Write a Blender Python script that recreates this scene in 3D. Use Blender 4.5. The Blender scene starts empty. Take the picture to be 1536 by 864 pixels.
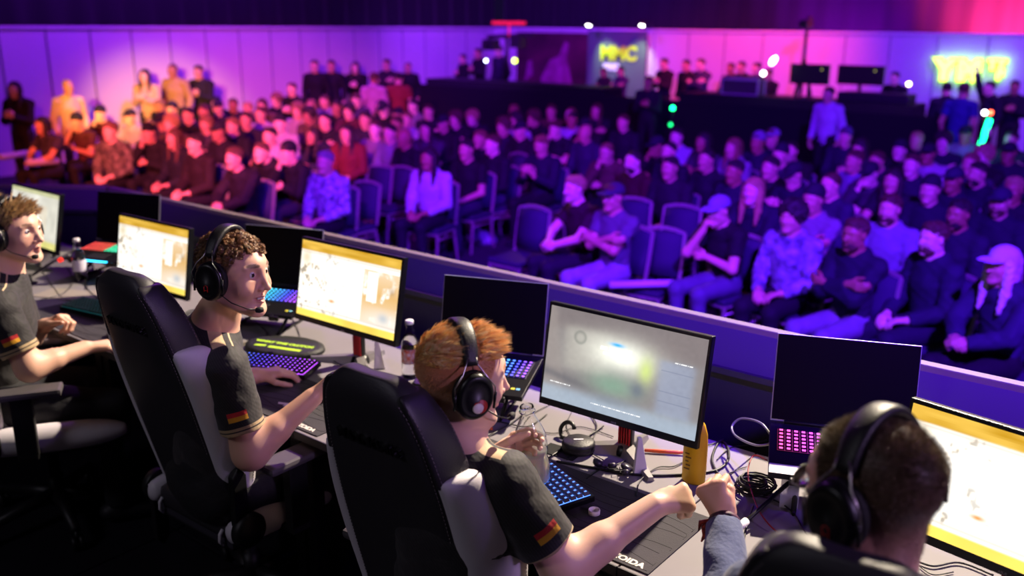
import bpy, bmesh, math, random
import numpy as np
import openvdb
from mathutils import Vector, Matrix, Euler
random.seed(7); RNG = np.random.RandomState(11)
SC = bpy.context.scene; COL = SC.collection
V = lambda *a: np.array(a, float)
def nz(v):
    v = np.asarray(v, float); return v/(np.linalg.norm(v)+1e-12)
# ---------------------------------------------------------------- camera
F_PX = 1382.; PITCH = math.radians(16.06); ROLL = math.radians(.51); PSI = math.radians(-38.33); CAMZ = 2.72
def _row(v):
    x, y, z = v
    return V(x*math.cos(PSI)+y*math.sin(PSI), -x*math.sin(PSI)+y*math.cos(PSI), z)
_F = V(0, math.cos(PITCH), -math.sin(PITCH)); _U = V(0, math.sin(PITCH), math.cos(PITCH)); _R = V(1, 0, 0)
CF = _row(_F); CR = _row(math.cos(ROLL)*_R+math.sin(ROLL)*_U); CU = _row(math.cos(ROLL)*_U-math.sin(ROLL)*_R)
CAMP = V(0, 0, CAMZ)
def at(px, py, z=None, y=None, x=None):
    r = CF+CR*(px-768)/F_PX-CU*(py-432)/F_PX
    t = (z-CAMZ)/r[2] if z is not None else (y/r[1] if y is not None else x/r[0])
    return CAMP+r*t
cam = bpy.data.cameras.new('camera'); camo = bpy.data.objects.new('camera', cam); COL.objects.link(camo)
M = Matrix.Identity(4)
for i in range(3):
    M[i][0], M[i][1], M[i][2], M[i][3] = CR[i], CU[i], -CF[i], CAMP[i]
camo.matrix_world = M
cam.sensor_width = 36; cam.lens = 36*F_PX/1536; cam.clip_end = 200; cam.clip_start = .05
cam.dof.use_dof = True; cam.dof.focus_distance = 2.45; cam.dof.aperture_fstop = 1.9
SC.camera = camo
SC.view_settings.view_transform = 'Standard'; SC.view_settings.look = 'None'; SC.view_settings.gamma = 1
SC.view_settings.use_curve_mapping = False; SC.view_settings.exposure = 0
SC.cycles.use_denoising = True
SC.cycles.max_bounces = 6; SC.cycles.transparent_max_bounces = 8
SC.cycles.sample_clamp_indirect = 4
# ---------------------------------------------------------------- objects and tags
def link(o, parent=None):
    COL.objects.link(o)
    if parent is not None: o.parent = parent
    return o
def tag(o, label=None, cat=None, group=None, kind=None):
    if label: o['label'] = label
    if cat: o['category'] = cat
    if group: o['group'] = group
    if kind: o['kind'] = kind
    return o
def empty(name, loc=(0, 0, 0), rz=0, label=None, cat=None, group=None):
    o = bpy.data.objects.new(name, None); o.empty_display_size = .1
    o.location = loc; o.rotation_euler = (0, 0, rz); COL.objects.link(o)
    return tag(o, label, cat, group)
def struct(o): o['kind'] = 'structure'; return o
def copy_tree(o, parent=None):
    c = o.copy(); COL.objects.link(c); c.parent = parent
    for ch in list(o.children): copy_tree(ch, c)
    return c
# ---------------------------------------------------------------- materials
def srgb(h):
    if isinstance(h, str):
        h = h.lstrip('#'); h = [int(h[i:i+2], 16)/255 for i in (0, 2, 4)]
        return tuple(c/12.92 if c <= .04045 else ((c+.055)/1.055)**2.4 for c in h)
    return tuple(h)
_mats = {}
def mat(name, col, rough=.6, metal=0, emit=None, es=1, noise=None, bump=None, spec=.5, trans=0, ior=1.45, coat=0, sheen=0, sss=0):
    """noise=(scale, amount, colour2); bump=(scale, strength)"""
    if name in _mats: return _mats[name]
    m = bpy.data.materials.new(name); m.use_nodes = True; nt = m.node_tree; b = nt.nodes['Principled BSDF']
    c = srgb(col)+(1,)
    b.inputs['Base Color'].default_value = c; b.inputs['Roughness'].default_value = rough; b.inputs['Metallic'].default_value = metal
    b.inputs['Specular IOR Level'].default_value = spec; b.inputs['IOR'].default_value = ior
    if trans: b.inputs['Transmission Weight'].default_value = trans
    if coat: b.inputs['Coat Weight'].default_value = coat
    if sheen: b.inputs['Sheen Weight'].default_value = sheen
    if sss:
        b.inputs['Subsurface Weight'].default_value = sss; b.inputs['Subsurface Radius'].default_value = (.9, .35, .2); b.inputs['Subsurface Scale'].default_value = .008
    if emit is not None:
        b.inputs['Emission Color'].default_value = srgb(emit)+(1,); b.inputs['Emission Strength'].default_value = es
    tc = nt.nodes.new('ShaderNodeTexCoord')
    if noise:
        n = nt.nodes.new('ShaderNodeTexNoise'); n.inputs['Scale'].default_value = noise[0]; n.inputs['Detail'].default_value = 4
        nt.links.new(tc.outputs['Object'], n.inputs['Vector'])
        mx = nt.nodes.new('ShaderNodeMix'); mx.data_type = 'RGBA'
        rmp = nt.nodes.new('ShaderNodeMapRange'); rmp.inputs[1].default_value = .35; rmp.inputs[2].default_value = .65
        rmp.inputs[3].default_value = 0; rmp.inputs[4].default_value = noise[1]
        nt.links.new(n.outputs['Fac'], rmp.inputs[0]); nt.links.new(rmp.outputs[0], mx.inputs[0])
        mx.inputs[6].default_value = c; mx.inputs[7].default_value = srgb(noise[2])+(1,)
        nt.links.new(mx.outputs[2], b.inputs['Base Color'])
    if bump:
        n = nt.nodes.new('ShaderNodeTexNoise'); n.inputs['Scale'].default_value = bump[0]; n.inputs['Detail'].default_value = 3
        nt.links.new(tc.outputs['Object'], n.inputs['Vector'])
        bp = nt.nodes.new('ShaderNodeBump'); bp.inputs['Strength'].default_value = bump[1]; bp.inputs['Distance'].default_value = .01
        nt.links.new(n.outputs['Fac'], bp.inputs['Height']); nt.links.new(bp.outputs[0], b.inputs['Normal'])
    _mats[name] = m
    return m
def math_node(nt, op, a, b=None):
    n = nt.nodes.new('ShaderNodeMath'); n.operation = op
    for i, v in enumerate((a, b)):
        if v is None: continue
        if isinstance(v, (int, float)): n.inputs[i].default_value = v
        else: nt.links.new(v, n.inputs[i])
    return n.outputs[0]
def add_boxes(m, boxes):
    """colour patches sewn on a fabric: each box = (centre, axis1, half1, axis2, half2, axis3, half3, colour) in object space"""
    nt = m.node_tree; b = nt.nodes['Principled BSDF']
    tc = nt.nodes.new('ShaderNodeTexCoord')
    cur = b.inputs['Base Color'].links[0].from_socket if b.inputs['Base Color'].links else None
    for (c, a1, h1, a2, h2, a3, h3, col) in boxes:
        sub = nt.nodes.new('ShaderNodeVectorMath'); sub.operation = 'SUBTRACT'; nt.links.new(tc.outputs['Object'], sub.inputs[0]); sub.inputs[1].default_value = tuple(c)
        fac = None
        for ax, h in ((a1, h1), (a2, h2), (a3, h3)):
            d = nt.nodes.new('ShaderNodeVectorMath'); d.operation = 'DOT_PRODUCT'; nt.links.new(sub.outputs[0], d.inputs[0]); d.inputs[1].default_value = tuple(nz(ax))
            f = math_node(nt, 'LESS_THAN', math_node(nt, 'ABSOLUTE', d.outputs['Value']), h)
            fac = f if fac is None else math_node(nt, 'MULTIPLY', fac, f)
        mx = nt.nodes.new('ShaderNodeMix'); mx.data_type = 'RGBA'; nt.links.new(fac, mx.inputs[0])
        if cur is None: mx.inputs[6].default_value = b.inputs['Base Color'].default_value
        else: nt.links.new(cur, mx.inputs[6])
        mx.inputs[7].default_value = srgb(col)+(1,); cur = mx.outputs[2]
    if cur is not None: nt.links.new(cur, b.inputs['Base Color'])
def attr_mat(name, attr, rough=.5, emis=0, base=1., sss=0, bump=None, metal=0):
    """colour from a per-vertex/per-corner colour attribute (pattern or screen picture)"""
    m = bpy.data.materials.new(name); m.use_nodes = True; nt = m.node_tree; b = nt.nodes['Principled BSDF']
    a = nt.nodes.new('ShaderNodeAttribute'); a.attribute_name = attr
    if emis:
        b.inputs['Base Color'].default_value = (.01, .01, .01, 1); nt.links.new(a.outputs['Color'], b.inputs['Emission Color']); b.inputs['Emission Strength'].default_value = emis
    else: nt.links.new(a.outputs['Color'], b.inputs['Base Color'])
    b.inputs['Roughness'].default_value = rough; b.inputs['Metallic'].default_value = metal
    if sss:
        b.inputs['Subsurface Weight'].default_value = sss; b.inputs['Subsurface Radius'].default_value = (.9, .35, .2); b.inputs['Subsurface Scale'].default_value = .008
    if bump:
        tc = nt.nodes.new('ShaderNodeTexCoord'); n = nt.nodes.new('ShaderNodeTexNoise'); n.inputs['Scale'].default_value = bump[0]
        nt.links.new(tc.outputs['Object'], n.inputs['Vector'])
        bp = nt.nodes.new('ShaderNodeBump'); bp.inputs['Strength'].default_value = bump[1]; bp.inputs['Distance'].default_value = .01
        nt.links.new(n.outputs['Fac'], bp.inputs['Height']); nt.links.new(bp.outputs[0], b.inputs['Normal'])
    _mats[name] = m
    return m
# ---------------------------------------------------------------- plain meshes
def mesh_from(name, verts, faces, m=None, parent=None, smooth=False, loc=None):
    me = bpy.data.meshes.new(name); me.from_pydata([tuple(map(float, v)) for v in verts], [], [tuple(map(int, f)) for f in faces]); me.update()
    if smooth: me.shade_smooth()
    o = bpy.data.objects.new(name, me)
    if m is not None:
        for mm in (m if isinstance(m, (list, tuple)) else [m]): me.materials.append(mm)
    if loc is not None: o.location = loc
    return link(o, parent)
class MB:
    """collects shapes into one mesh"""
    def __init__(s): s.bm = bmesh.new(); s.mi = 0
    def _fin(s, vs, fs):
        for f in fs: f.material_index = s.mi
        return vs
    def box(s, c, size, R=None, bev=0):
        r = bmesh.ops.create_cube(s.bm, size=1)
        vs = r['verts']; R = np.eye(3) if R is None else np.asarray(R)
        for v in vs:
            p = R@(V(*v.co)*V(*size))+V(*c); v.co = Vector(p)
        fs = set(f for v in vs for f in v.link_faces)
        for f in fs: f.material_index = s.mi
        if bev:
            es = list(set(e for v in vs for e in v.link_edges))
            bmesh.ops.bevel(s.bm, geom=es, offset=bev, segments=2, affect='EDGES', profile=.6, material=-1)
        return s
    def ring(s, pts): return [s.bm.verts.new(Vector(p)) for p in pts]
    def bridge(s, a, b, smooth=True, closed=True):
        n = len(a)
        for i in range(n if closed else n-1):
            j = (i+1) % n
            try:
                f = s.bm.faces.new((a[i], a[j], b[j], b[i])); f.smooth = smooth; f.material_index = s.mi
            except ValueError: pass
    def capf(s, a, flip=False):
        try:
            f = s.bm.faces.new(a[::-1] if flip else a); f.material_index = s.mi
        except ValueError: pass
    def tube(s, pts, r, n=10, cap=True):
        pts = [V(*p) for p in pts]; rs = r if isinstance(r, (list, tuple)) else [r]*len(pts)
        rings = []; up = None
        for i, p in enumerate(pts):
            t = nz(pts[min(i+1, len(pts)-1)]-pts[max(i-1, 0)])
            if up is None:
                up = V(0, 0, 1) if abs(t[2]) < .9 else V(1, 0, 0)
            a = nz(np.cross(t, up)); up = nz(np.cross(a, t)); b = up
            rings.append(s.ring([p+rs[i]*(math.cos(2*math.pi*k/n)*a+math.sin(2*math.pi*k/n)*b) for k in range(n)]))
        for q, w in zip(rings[:-1], rings[1:]): s.bridge(q, w)
        if cap: s.capf(rings[0], True); s.capf(rings[-1])
        return s
    def lathe(s, prof, c=(0, 0, 0), R=None, n=24, cap=True):
        """prof: list of (radius, height)"""
        R = np.eye(3) if R is None else np.asarray(R); rings = []
        for r, h in prof:
            rings.append(s.ring([R@V(r*math.cos(2*math.pi*k/n), r*math.sin(2*math.pi*k/n), h)+V(*c) for k in range(n)]))
        for q, w in zip(rings[:-1], rings[1:]): s.bridge(q, w)
        if cap: s.capf(rings[0], True); s.capf(rings[-1])
        return s
    def loft(s, secs, cap=True, smooth=True, closed=True):
        rings = [s.ring(x) for x in secs]
        for q, w in zip(rings[:-1], rings[1:]): s.bridge(q, w, smooth, closed)
        if cap: s.capf(rings[0], True); s.capf(rings[-1])
        return s
    def prism(s, poly, h, R=None, c=(0, 0, 0)):
        """poly in local XY, extruded by h in local Z"""
        R = np.eye(3) if R is None else np.asarray(R)
        a = s.ring([R@V(x, y, 0)+V(*c) for x, y in poly]); b = s.ring([R@V(x, y, h)+V(*c) for x, y in poly])
        s.bridge(a, b, False); s.capf(a, True); s.capf(b); return s
    def build(s, name, m, parent=None, smooth=None, sub=0, bev=0):
        bmesh.ops.recalc_face_normals(s.bm, faces=s.bm.faces[:])
        me = bpy.data.meshes.new(name); s.bm.to_mesh(me); s.bm.free()
        if smooth is True: me.shade_smooth()
        if smooth is False: me.shade_flat()
        for mm in (m if isinstance(m, (list, tuple)) else [m]): me.materials.append(mm)
        o = link(bpy.data.objects.new(name, me), parent)
        if bev:
            md = o.modifiers.new('b', 'BEVEL'); md.width = bev; md.segments = 3; md.limit_method = 'ANGLE'
        if sub:
            md = o.modifiers.new('s', 'SUBSURF'); md.levels = sub; md.render_levels = sub
        return o
def Rz(a): return np.array([[math.cos(a), -math.sin(a), 0], [math.sin(a), math.cos(a), 0], [0, 0, 1]])
def Rx(a): return np.array([[1, 0, 0], [0, math.cos(a), -math.sin(a)], [0, math.sin(a), math.cos(a)]])
def Ry(a): return np.array([[math.cos(a), 0, math.sin(a)], [0, 1, 0], [-math.sin(a), 0, math.cos(a)]])
def frame(z, x=None):
    """rotation whose Z column is z, X column close to x"""
    z = nz(z); x = V(1, 0, 0) if x is None else V(*x)
    if abs(np.dot(nz(x), z)) > .95: x = V(0, 1, 0)
    x = nz(x-z*np.dot(x, z)); return np.stack([x, np.cross(z, x), z], 1)
def cable(name, pts, r, m, label=None, cat=None, parent=None, group=None):
    """a round cable as a smooth mesh tube through the points"""
    P = [V(*p) for p in pts]; out = []
    for i in range(len(P)-1):
        p0 = P[max(i-1, 0)]; p1 = P[i]; p2 = P[i+1]; p3 = P[min(i+2, len(P)-1)]
        for k in range(8):
            t = k/8; out.append(.5*((2*p1)+(-p0+p2)*t+(2*p0-5*p1+4*p2-p3)*t*t+(-p0+3*p1-3*p2+p3)*t**3))
    out.append(P[-1]); b = MB(); b.tube(out, r, 8)
    o = b.build(name, m, parent, smooth=True)
    if label: tag(o, label, cat or 'cable', group)
    return o
def text_obj(name, s, size, m, R, c, ext=.001, parent=None, bold=0., align='CENTER', bevel=0, sx=1):
    cu = bpy.data.curves.new(name, 'FONT'); cu.body = s; cu.size = size; cu.extrude = ext; cu.align_x = align; cu.align_y = 'CENTER'; cu.offset = bold; cu.bevel_depth = bevel
    cu.materials.append(m); o = bpy.data.objects.new(name, cu)
    mm = Matrix.Identity(4)
    for i in range(3):
        for j in range(3): mm[i][j] = R[i][j]*(sx if j == 0 else 1)
        mm[i][3] = c[i]
    COL.objects.link(o); dg = bpy.context.evaluated_depsgraph_get(); dg.update(); me = bpy.data.meshes.new_from_object(o.evaluated_get(dg)); bpy.data.objects.remove(o)
    if not me.materials: me.materials.append(m)
    me.name = name; o = bpy.data.objects.new(name, me); o.matrix_basis = mm
    return link(o, parent)
# ---------------------------------------------------------------- smooth bodies from blended volumes
class SDF:
    def __init__(s): s.p = []
    def cone(s, a, b, ra, rb=None, k=.02, flat=None, cap=0, neg=False, tag=''):
        a = V(*a); b = V(*b); rb = ra if rb is None else rb
        s.p.append(('c', a, b, ra, rb, k, flat, cap, neg, tag)); return s
    def ell(s, c, r, R=None, k=.02, neg=False, tag=''):
        s.p.append(('e', V(*c), V(*r), np.eye(3) if R is None else np.asarray(R), k, neg, tag)); return s
    def half(s, c, n, R=None, rad=None, k=0, tag=''):
        """cut away everything on the n side of the plane through c (inside radius rad)"""
        s.p.append(('h', V(*c), nz(n), rad, k, tag)); return s
    def mesh(s, vox, disp=None, extra=0.):
        lo = V(9e9, 9e9, 9e9); hi = -lo
        for q in s.p:
            if q[0] == 'c' and not q[8]:
                r = max(q[3], q[4]); lo = np.minimum(lo, np.minimum(q[1], q[2])-r); hi = np.maximum(hi, np.maximum(q[1], q[2])+r)
            elif q[0] == 'e' and not q[5]:
                r = max(q[2]); lo = np.minimum(lo, q[1]-r); hi = np.maximum(hi, q[1]+r)
        lo -= vox*4; hi += vox*4
        n = np.ceil((hi-lo)/vox).astype(int)+1
        D = np.full(n, 1., np.float32)
        ax = [lo[i]+vox*np.arange(n[i]) for i in range(3)]
        for q in s.p:
            if q[0] == 'c': r = max(q[3], q[4]); l = np.minimum(q[1], q[2])-r; h = np.maximum(q[1], q[2])+r; k = q[5]
            elif q[0] == 'e': r = max(q[2]); l = q[1]-r; h = q[1]+r; k = q[4]
            else: l = q[1]-q[3] if q[3] else lo; h = q[1]+q[3] if q[3] else hi; k = 0
            mrg = k+4*vox if q[0] != 'h' else 0
            i0 = np.clip(np.floor((l-mrg-lo)/vox).astype(int), 0, n); i1 = np.clip(np.ceil((h+mrg-lo)/vox).astype(int)+1, 0, n)
            if np.any(i1 <= i0): continue
            sl = tuple(slice(a, b) for a, b in zip(i0, i1))
            X = ax[0][sl[0]][:, None, None]; Y = ax[1][sl[1]][None, :, None]; Z = ax[2][sl[2]][None, None, :]
            if q[0] == 'c':
                _, a, b, ra, rb, k, flat, cap, neg, _t = q
                x, y, z = X-a[0], Y-a[1], Z-a[2]; d = b-a
                if flat is not None:
                    fx, ff = nz(flat[0]), flat[1]; dt = (x*fx[0]+y*fx[1]+z*fx[2])*(ff-1)
                    x = x+dt*fx[0]; y = y+dt*fx[1]; z = z+dt*fx[2]; d = d+fx*np.dot(d, fx)*(ff-1)
                L2 = float(d@d)+1e-12; t = (x*d[0]+y*d[1]+z*d[2])/L2
                tc = np.clip(t, 0, 1)
                g = np.sqrt((x-tc*d[0])**2+(y-tc*d[1])**2+(z-tc*d[2])**2)-(ra+(rb-ra)*tc)
                if cap: g = np.maximum(g, (t-1)*math.sqrt(L2))
                if cap == 2: g = np.maximum(g, -t*math.sqrt(L2))
            elif q[0] == 'e':
                _, c, r, R, k, neg, _t = q
                x, y, z = X-c[0], Y-c[1], Z-c[2]
                u = [x*R[0, i]+y*R[1, i]+z*R[2, i] for i in range(3)]
                k0 = np.sqrt((u[0]/r[0])**2+(u[1]/r[1])**2+(u[2]/r[2])**2); k1 = np.sqrt((u[0]/r[0]**2)**2+(u[1]/r[1]**2)**2+(u[2]/r[2]**2)**2)+1e-9
                g = k0*(k0-1)/k1
            else:
                _, c, nn, rad, k, _t = q
                g = (X-c[0])*nn[0]+(Y-c[1])*nn[1]+(Z-c[2])*nn[2]; neg = None
            A = D[sl]
            if q[0] == 'h':
                D[sl] = np.maximum(A, g)
            elif neg:
                h_ = np.maximum(k-np.abs(A+g), 0)/max(k, 1e-9); D[sl] = np.maximum(A, -g)+h_*h_*k*.25
            else:
                h_ = np.maximum(k-np.abs(A-g), 0)/max(k, 1e-9); D[sl] = np.minimum(A, g)-h_*h_*k*.25
        if disp is not None:
            XX, YY, ZZ = np.meshgrid(*ax, indexing='ij', sparse=True); band = 1; D += disp(XX, YY, ZZ).astype(np.float32)
        D -= extra
        D = np.clip(D, -3*vox, 3*vox)
        g = openvdb.FloatGrid(3*vox); g.copyFromArray(D.astype(np.float32), tolerance=1e-6)
        pts, quads = g.convertToQuads(0.0)
        pts = pts*vox+lo
        return pts, quads
def sdf_obj(sdf, vox, name, m, parent=None, disp=None, mesh_only=False, extra=0.):
    pts, quads = sdf.mesh(vox, disp, extra)
    me = np_mesh(name, pts, quads, m)
    if mesh_only: return me
    return link(bpy.data.objects.new(name, me), parent)
def np_mesh(name, pts, quads, m, smooth=True):
    me = bpy.data.meshes.new(name); n = len(pts); q = len(quads)
    if q:
        p = pts[quads[:, :3]]; c = pts.mean(0)
    me.vertices.add(n); me.vertices.foreach_set('co', np.asarray(pts, np.float32).ravel())
    k = quads.shape[1]
    me.loops.add(q*k); me.loops.foreach_set('vertex_index', np.asarray(quads, np.int32).ravel())
    me.polygons.add(q); me.polygons.foreach_set('loop_start', np.arange(0, q*k, k, dtype=np.int32))
    me.update(calc_edges=True); me.validate()
    if smooth: me.shade_smooth()
    for mm in (m if isinstance(m, (list, tuple)) else [m]): me.materials.append(mm)
    return me
def set_color(me, name, cols):
    a = me.color_attributes.new(name, 'FLOAT_COLOR', 'POINT'); a.data.foreach_set('color', np.asarray(cols, np.float32).ravel())
def verts_of(me):
    c = np.empty(len(me.vertices)*3, np.float32); me.vertices.foreach_get('co', c)
    nn = np.empty(len(me.vertices)*3, np.float32); me.vertices.foreach_get('normal', nn)
    return c.reshape(-1, 3), nn.reshape(-1, 3)
# ---------------------------------------------------------------- people
def ik(a, c, l1, l2, pole):
    a = V(*a); c = V(*c); d = c-a; L = min(np.linalg.norm(d), (l1+l2)*.999); u = nz(d)
    x = (l1*l1-l2*l2+L*L)/(2*L); h = math.sqrt(max(l1*l1-x*x, 0)); p = V(*pole); p = nz(p-u*np.dot(p, u))
    return a+u*x+p*h, a+u*L
def head_frame(fwd, tilt=0., up=None):
    f = nz(fwd); r = nz(np.cross(f, V(0, 0, 1) if up is None else up)); u = np.cross(r, f)
    if tilt:
        r, u = r*math.cos(tilt)+u*math.sin(tilt), u*math.cos(tilt)-r*math.sin(tilt)
    return np.stack([r, f, u], 1)
def add_torso(s, J, e=0., tg=''):
    f = J['fwd']; g = J.get('bulk', 1.); fl = (f, 1.35)
    s.cone(J['pel'], J['waist'], .145*g+e, .128*g+e, .05, (f, 1.3))
    s.cone(J['waist'], J['chest'], .128*g+e, .148*g+e, .05, fl)
    s.cone(J['chest'], J['uch'], .148*g+e, .1+e, .05, fl)
    if J.get('belly'): s.ell(V(*J['waist'])+f*.06*J['belly'], (.13*g+e, .12*J['belly']+e, .13+e), J['BR'], .06)
    for q in 'LR': s.cone(J['uch'], J['sh'+q], .075+e, .058+e, .04)
    if J.get('bust'):
        for q in (-1, 1): s.ell(V(*J['chest'])+f*.085+J['lat']*q*.065, (.055+e,)*3, None, .04)
def add_arm(s, J, q, e=0., upto=1., fore=0., cap=0):
    """upper arm to fraction upto; forearm to fraction fore"""
    sh, el, wr = V(*J['sh'+q]), V(*J['el'+q]), V(*J['wr'+q])
    a = J.get('ar', 1.)
    s.cone(sh, sh+(el-sh)*upto, .054*(a*.5+.5)+e, (.054+(.043-.054)*upto)*a+e*1.15, .03 if e == 0 else .02, None, cap if fore == 0 else 0)
    if a > 1 and fore > 0: s.cone(el, el+(wr-el)*min(.4, fore), .041*a+e, .041*a+e-.004, .04)
    if fore > 0: s.cone(el, el+(wr-el)*fore, .041*a+e, .041*a+(.029*(a*.4+.6)-.041*a)*fore+e, .02, None, cap)
def add_hand(s, J, q, sc=1., r=1.):
    H = J.get('hand'+q, {}); w = V(*J['wr'+q]); el = V(*J['el'+q])
    d = nz(H.get('d', w-el)); n = V(*H.get('n', -J['up'])); n = nz(n-d*np.dot(n, d)); t = np.cross(d, n)*(1 if q == 'R' else -1)
    c = H.get('curl', (25, 30, 20)); th = H.get('thumb', (.7, .6, .35)); ths = H.get('thumb2', (.9, .2, .3))
    for o in (.024, .008, -.008, -.024):
        s.cone(w+d*.004*sc, w+(d*.082+t*o)*sc, .017*sc*r, .0135*sc*r, .012)
    s.cone(w+(d*.02+t*.02+n*.006)*sc, w+(d*.05+t*.026+n*.006)*sc, .016*sc, .013*sc, .012)
    for i, (o, b, L) in enumerate(((.030, .085, (.044, .026, .021)), (.010, .090, (.049, .030, .022)), (-.010, .087, (.045, .028, .021)), (-.029, .079, (.036, .021, .019)))):
        p = w+(d*b+t*o)*sc; a = 0; rr = (.0093, .0086, .008, .0072)
        ci = c[i] if isinstance(c[0], (tuple, list)) else c
        sp = H.get('spread', 0)*(1.5-i)
        dd = nz(d+t*sp)
        for j in range(3):
            a += math.radians(ci[j]); v = dd*math.cos(a)+n*math.sin(a); p2 = p+v*L[j]*sc
            s.cone(p, p2, rr[j]*sc*r, rr[j+1]*sc*r, .003); p = p2
    p = w+(d*.028+t*.024+n*.004)*sc
    for j, (L, v) in enumerate(((.044, th), (.032, ths), (.024, ths))):
        v = nz(d*v[0]+t*v[1]+n*v[2]); p2 = p+v*L*sc; s.cone(p, p2, (.0125, .0105, .0095)[j]*sc*r, (.0105, .0095, .0085)[j]*sc*r, .005); p = p2
def add_legs(s, J, e=0., cap=0):
    for q in 'LR':
        s.cone(J['hip'+q], J['kn'+q], .088+e, .058+e, .04); s.cone(J['kn'+q], J['an'+q], .056+e, .037+e*1.2, .03, None, cap)
def add_foot(s, J, q, e=0., k=.015):
    a = V(*J['an'+q]); t = V(*J.get('toe'+q, J['fwd'])); t = nz(t)
    s.cone(a+V(0, 0, -.035)-t*.035, a+V(0, 0, -.048)+t*.15, .036+e, .027+e, k, (V(0, 0, 1), 1.15)); s.cone(a, a+V(0, 0, -.035), .035+e, .035+e, k)
def add_head(s, J, detail=1, smile=0, sc=1.):
    c = V(*J['head']); R = np.asarray(J['HR'])
    P = lambda x, y, z: c+R@(V(x, y, z)*sc)
    E = lambda p, r, k, neg=False: s.ell(P(*p), V(*r)*sc, R, k*sc, neg)
    C = lambda a, b, ra, rb, k, neg=False: s.cone(P(*a), P(*b), ra*sc, rb*sc, k*sc, None, 0, neg)
    E((0, -.012, .035), (.077, .096, .084), .02); E((0, .03, .01), (.068, .072, .07), .03)
    E((0, .042, -.045), (.055, .05, .068), .03)
    for x in (-1, 1):
        C((x*.055, -.005, -.062), (x*.022, .072, -.1), .017, .015, .025); E((x*.04, .062, -.028), (.024, .022, .024), .02)
        C((x*.05, .05, .02), (x*.012, .083, .03), .012, .013, .02)
    E((0, .082, -.104), (.022, .016, .018), .018)
    for x in (-1, 1): E((x*.046, .026, -.052), (.022, .036, .034), .02)
    if detail:
        for x in (-1, 1):
            E((x*.032, .098, .008), (.018, .016, .013), .012, True)
            E((x*.031, .0775, .007), (.016, .0115, .013), .004)
            C((x*.045, .079, .0165), (x*.018, .088, .0185), .0038, .0042, .004)      # upper lid
            C((x*.043, .079, -.001), (x*.02, .085, -.003), .0032, .0032, .004)
            C((x*.052, .078, .027), (x*.015, .0925, .0285), .0048, .0058, .006)    # brow ridge
            E((x*.0125, .0995, -.036), (.009, .0095, .0075), .006)
            E((x*.008, .106, -.0425), (.0035, .005, .003), .003, True)
            E((x*.08, -.008, -.002), (.006, .016, .031), .008); E((x*.086, -.002, .0), (.003, .009, .018), .004, True)
            E((x*.08, .0, -.026), (.006, .008, .009), .006)
        C((0, .09, .02), (0, .113, -.028), .0078, .0085, .012); E((0, .117, -.033), (.0095, .0085, .008), .006)
        w = .024+.008*smile
        z0 = -.066; 
        C((-w, .078, z0+.004*smile), (0, .0975, z0+.0065), .003, .0056, .004); C((w, .078, z0+.004*smile), (0, .0975, z0+.0065), .003, .0056, .004)
        C((-w*.9, .077, z0-.002), (0, .0945, z0-.0085), .003, .0065, .004); C((w*.9, .077, z0-.002), (0, .0945, z0-.0085), .003, .0065, .004)
        if smile:
            C((-w*.88, .084, z0+.003), (0, .101, z0-.002), .0026, .0062, .003, True); C((w*.88, .084, z0+.003), (0, .101, z0-.002), .0026, .0062, .003, True)
            for x in (-1, 1): E((x*.043, .07, -.038), (.02, .018, .02), .02)
        else: C((-w*.9, .089, z0), (w*.9, .089, z0), .0012, .0012, .002, True)
        E((0, .104, -.088), (.016, .006, .005), .01, True)
    else:
        C((0, .09, .015), (0, .112, -.03), .008, .0135, .012)
        for x in (-1, 1):
            E((x*.032, .1, .006), (.018, .017, .013), .012, True); E((x*.08, -.005, -.003), (.008, .017, .03), .008)
        C((-.02, .085, -.066), (.02, .085, -.066), .009, .009, .008); C((-.02, .097, -.066), (.02, .097, -.066), .003, .003, .003, True)
    nk = V(*J['neck'])
    s.cone(P(0, -.025, -.05), nk, .053*sc, .058, .03); s.cone(nk, J['uch'], .058, .075, .05)
def body_mesh(J, name, m, vox, parent=None, detail=1, smile=0, hsc=1., legs=True, hand_r=1.06, mesh_only=False):
    s = SDF(); add_torso(s, J)
    add_head(s, J, detail, smile, hsc)
    for q in 'LR': add_arm(s, J, q, 0, 1, 1)
    if legs:
        add_legs(s, J)
        for q in 'LR': add_foot(s, J, q)
    for q in 'LR': add_hand(s, J, q, 1., hand_r)
    return sdf_obj(s, vox, name, m, parent, mesh_only=mesh_only)
def wrinkle(amp, sc, ph=0.):
    def f(X, Y, Z):
        return amp*(np.sin(X*sc+2.1*np.sin(Z*sc*.7+ph)+ph)*np.sin(Z*sc*1.3+1.7*np.sin(Y*sc*.8)+ph*2)+.5*np.sin((Y+Z*.6)*sc*1.9+X*sc))
    return f
def top_mesh(J, name, m, vox, parent=None, e=.011, sleeve=(1, .93), cap=2, hem=None, wr=.0022, collar=0, mesh_only=False, hood=0):
    s = SDF(); add_torso(s, J, e)
    for q in 'LR':
        if sleeve[1] > 0: add_arm(s, J, q, e+.003, 1, sleeve[1], 1)
        else: add_arm(s, J, q, e+.004, sleeve[0], 0, 1)
    if collar: s.cone(V(*J['uch'])*.4+V(*J['neck'])*.6, J['neck']+V(0, 0, .018), .068+collar, .061+collar, .02, None, 1)
    if hood: s.ell(V(*J['neck'])-J['fwd']*.07+V(0, 0, -.03), (.1, .06, .07), J['BR'], .03)
    return sdf_obj(s, vox, name, m, parent, disp=wrinkle(wr, 38, J.get('ph', 0.)), mesh_only=mesh_only)
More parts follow.
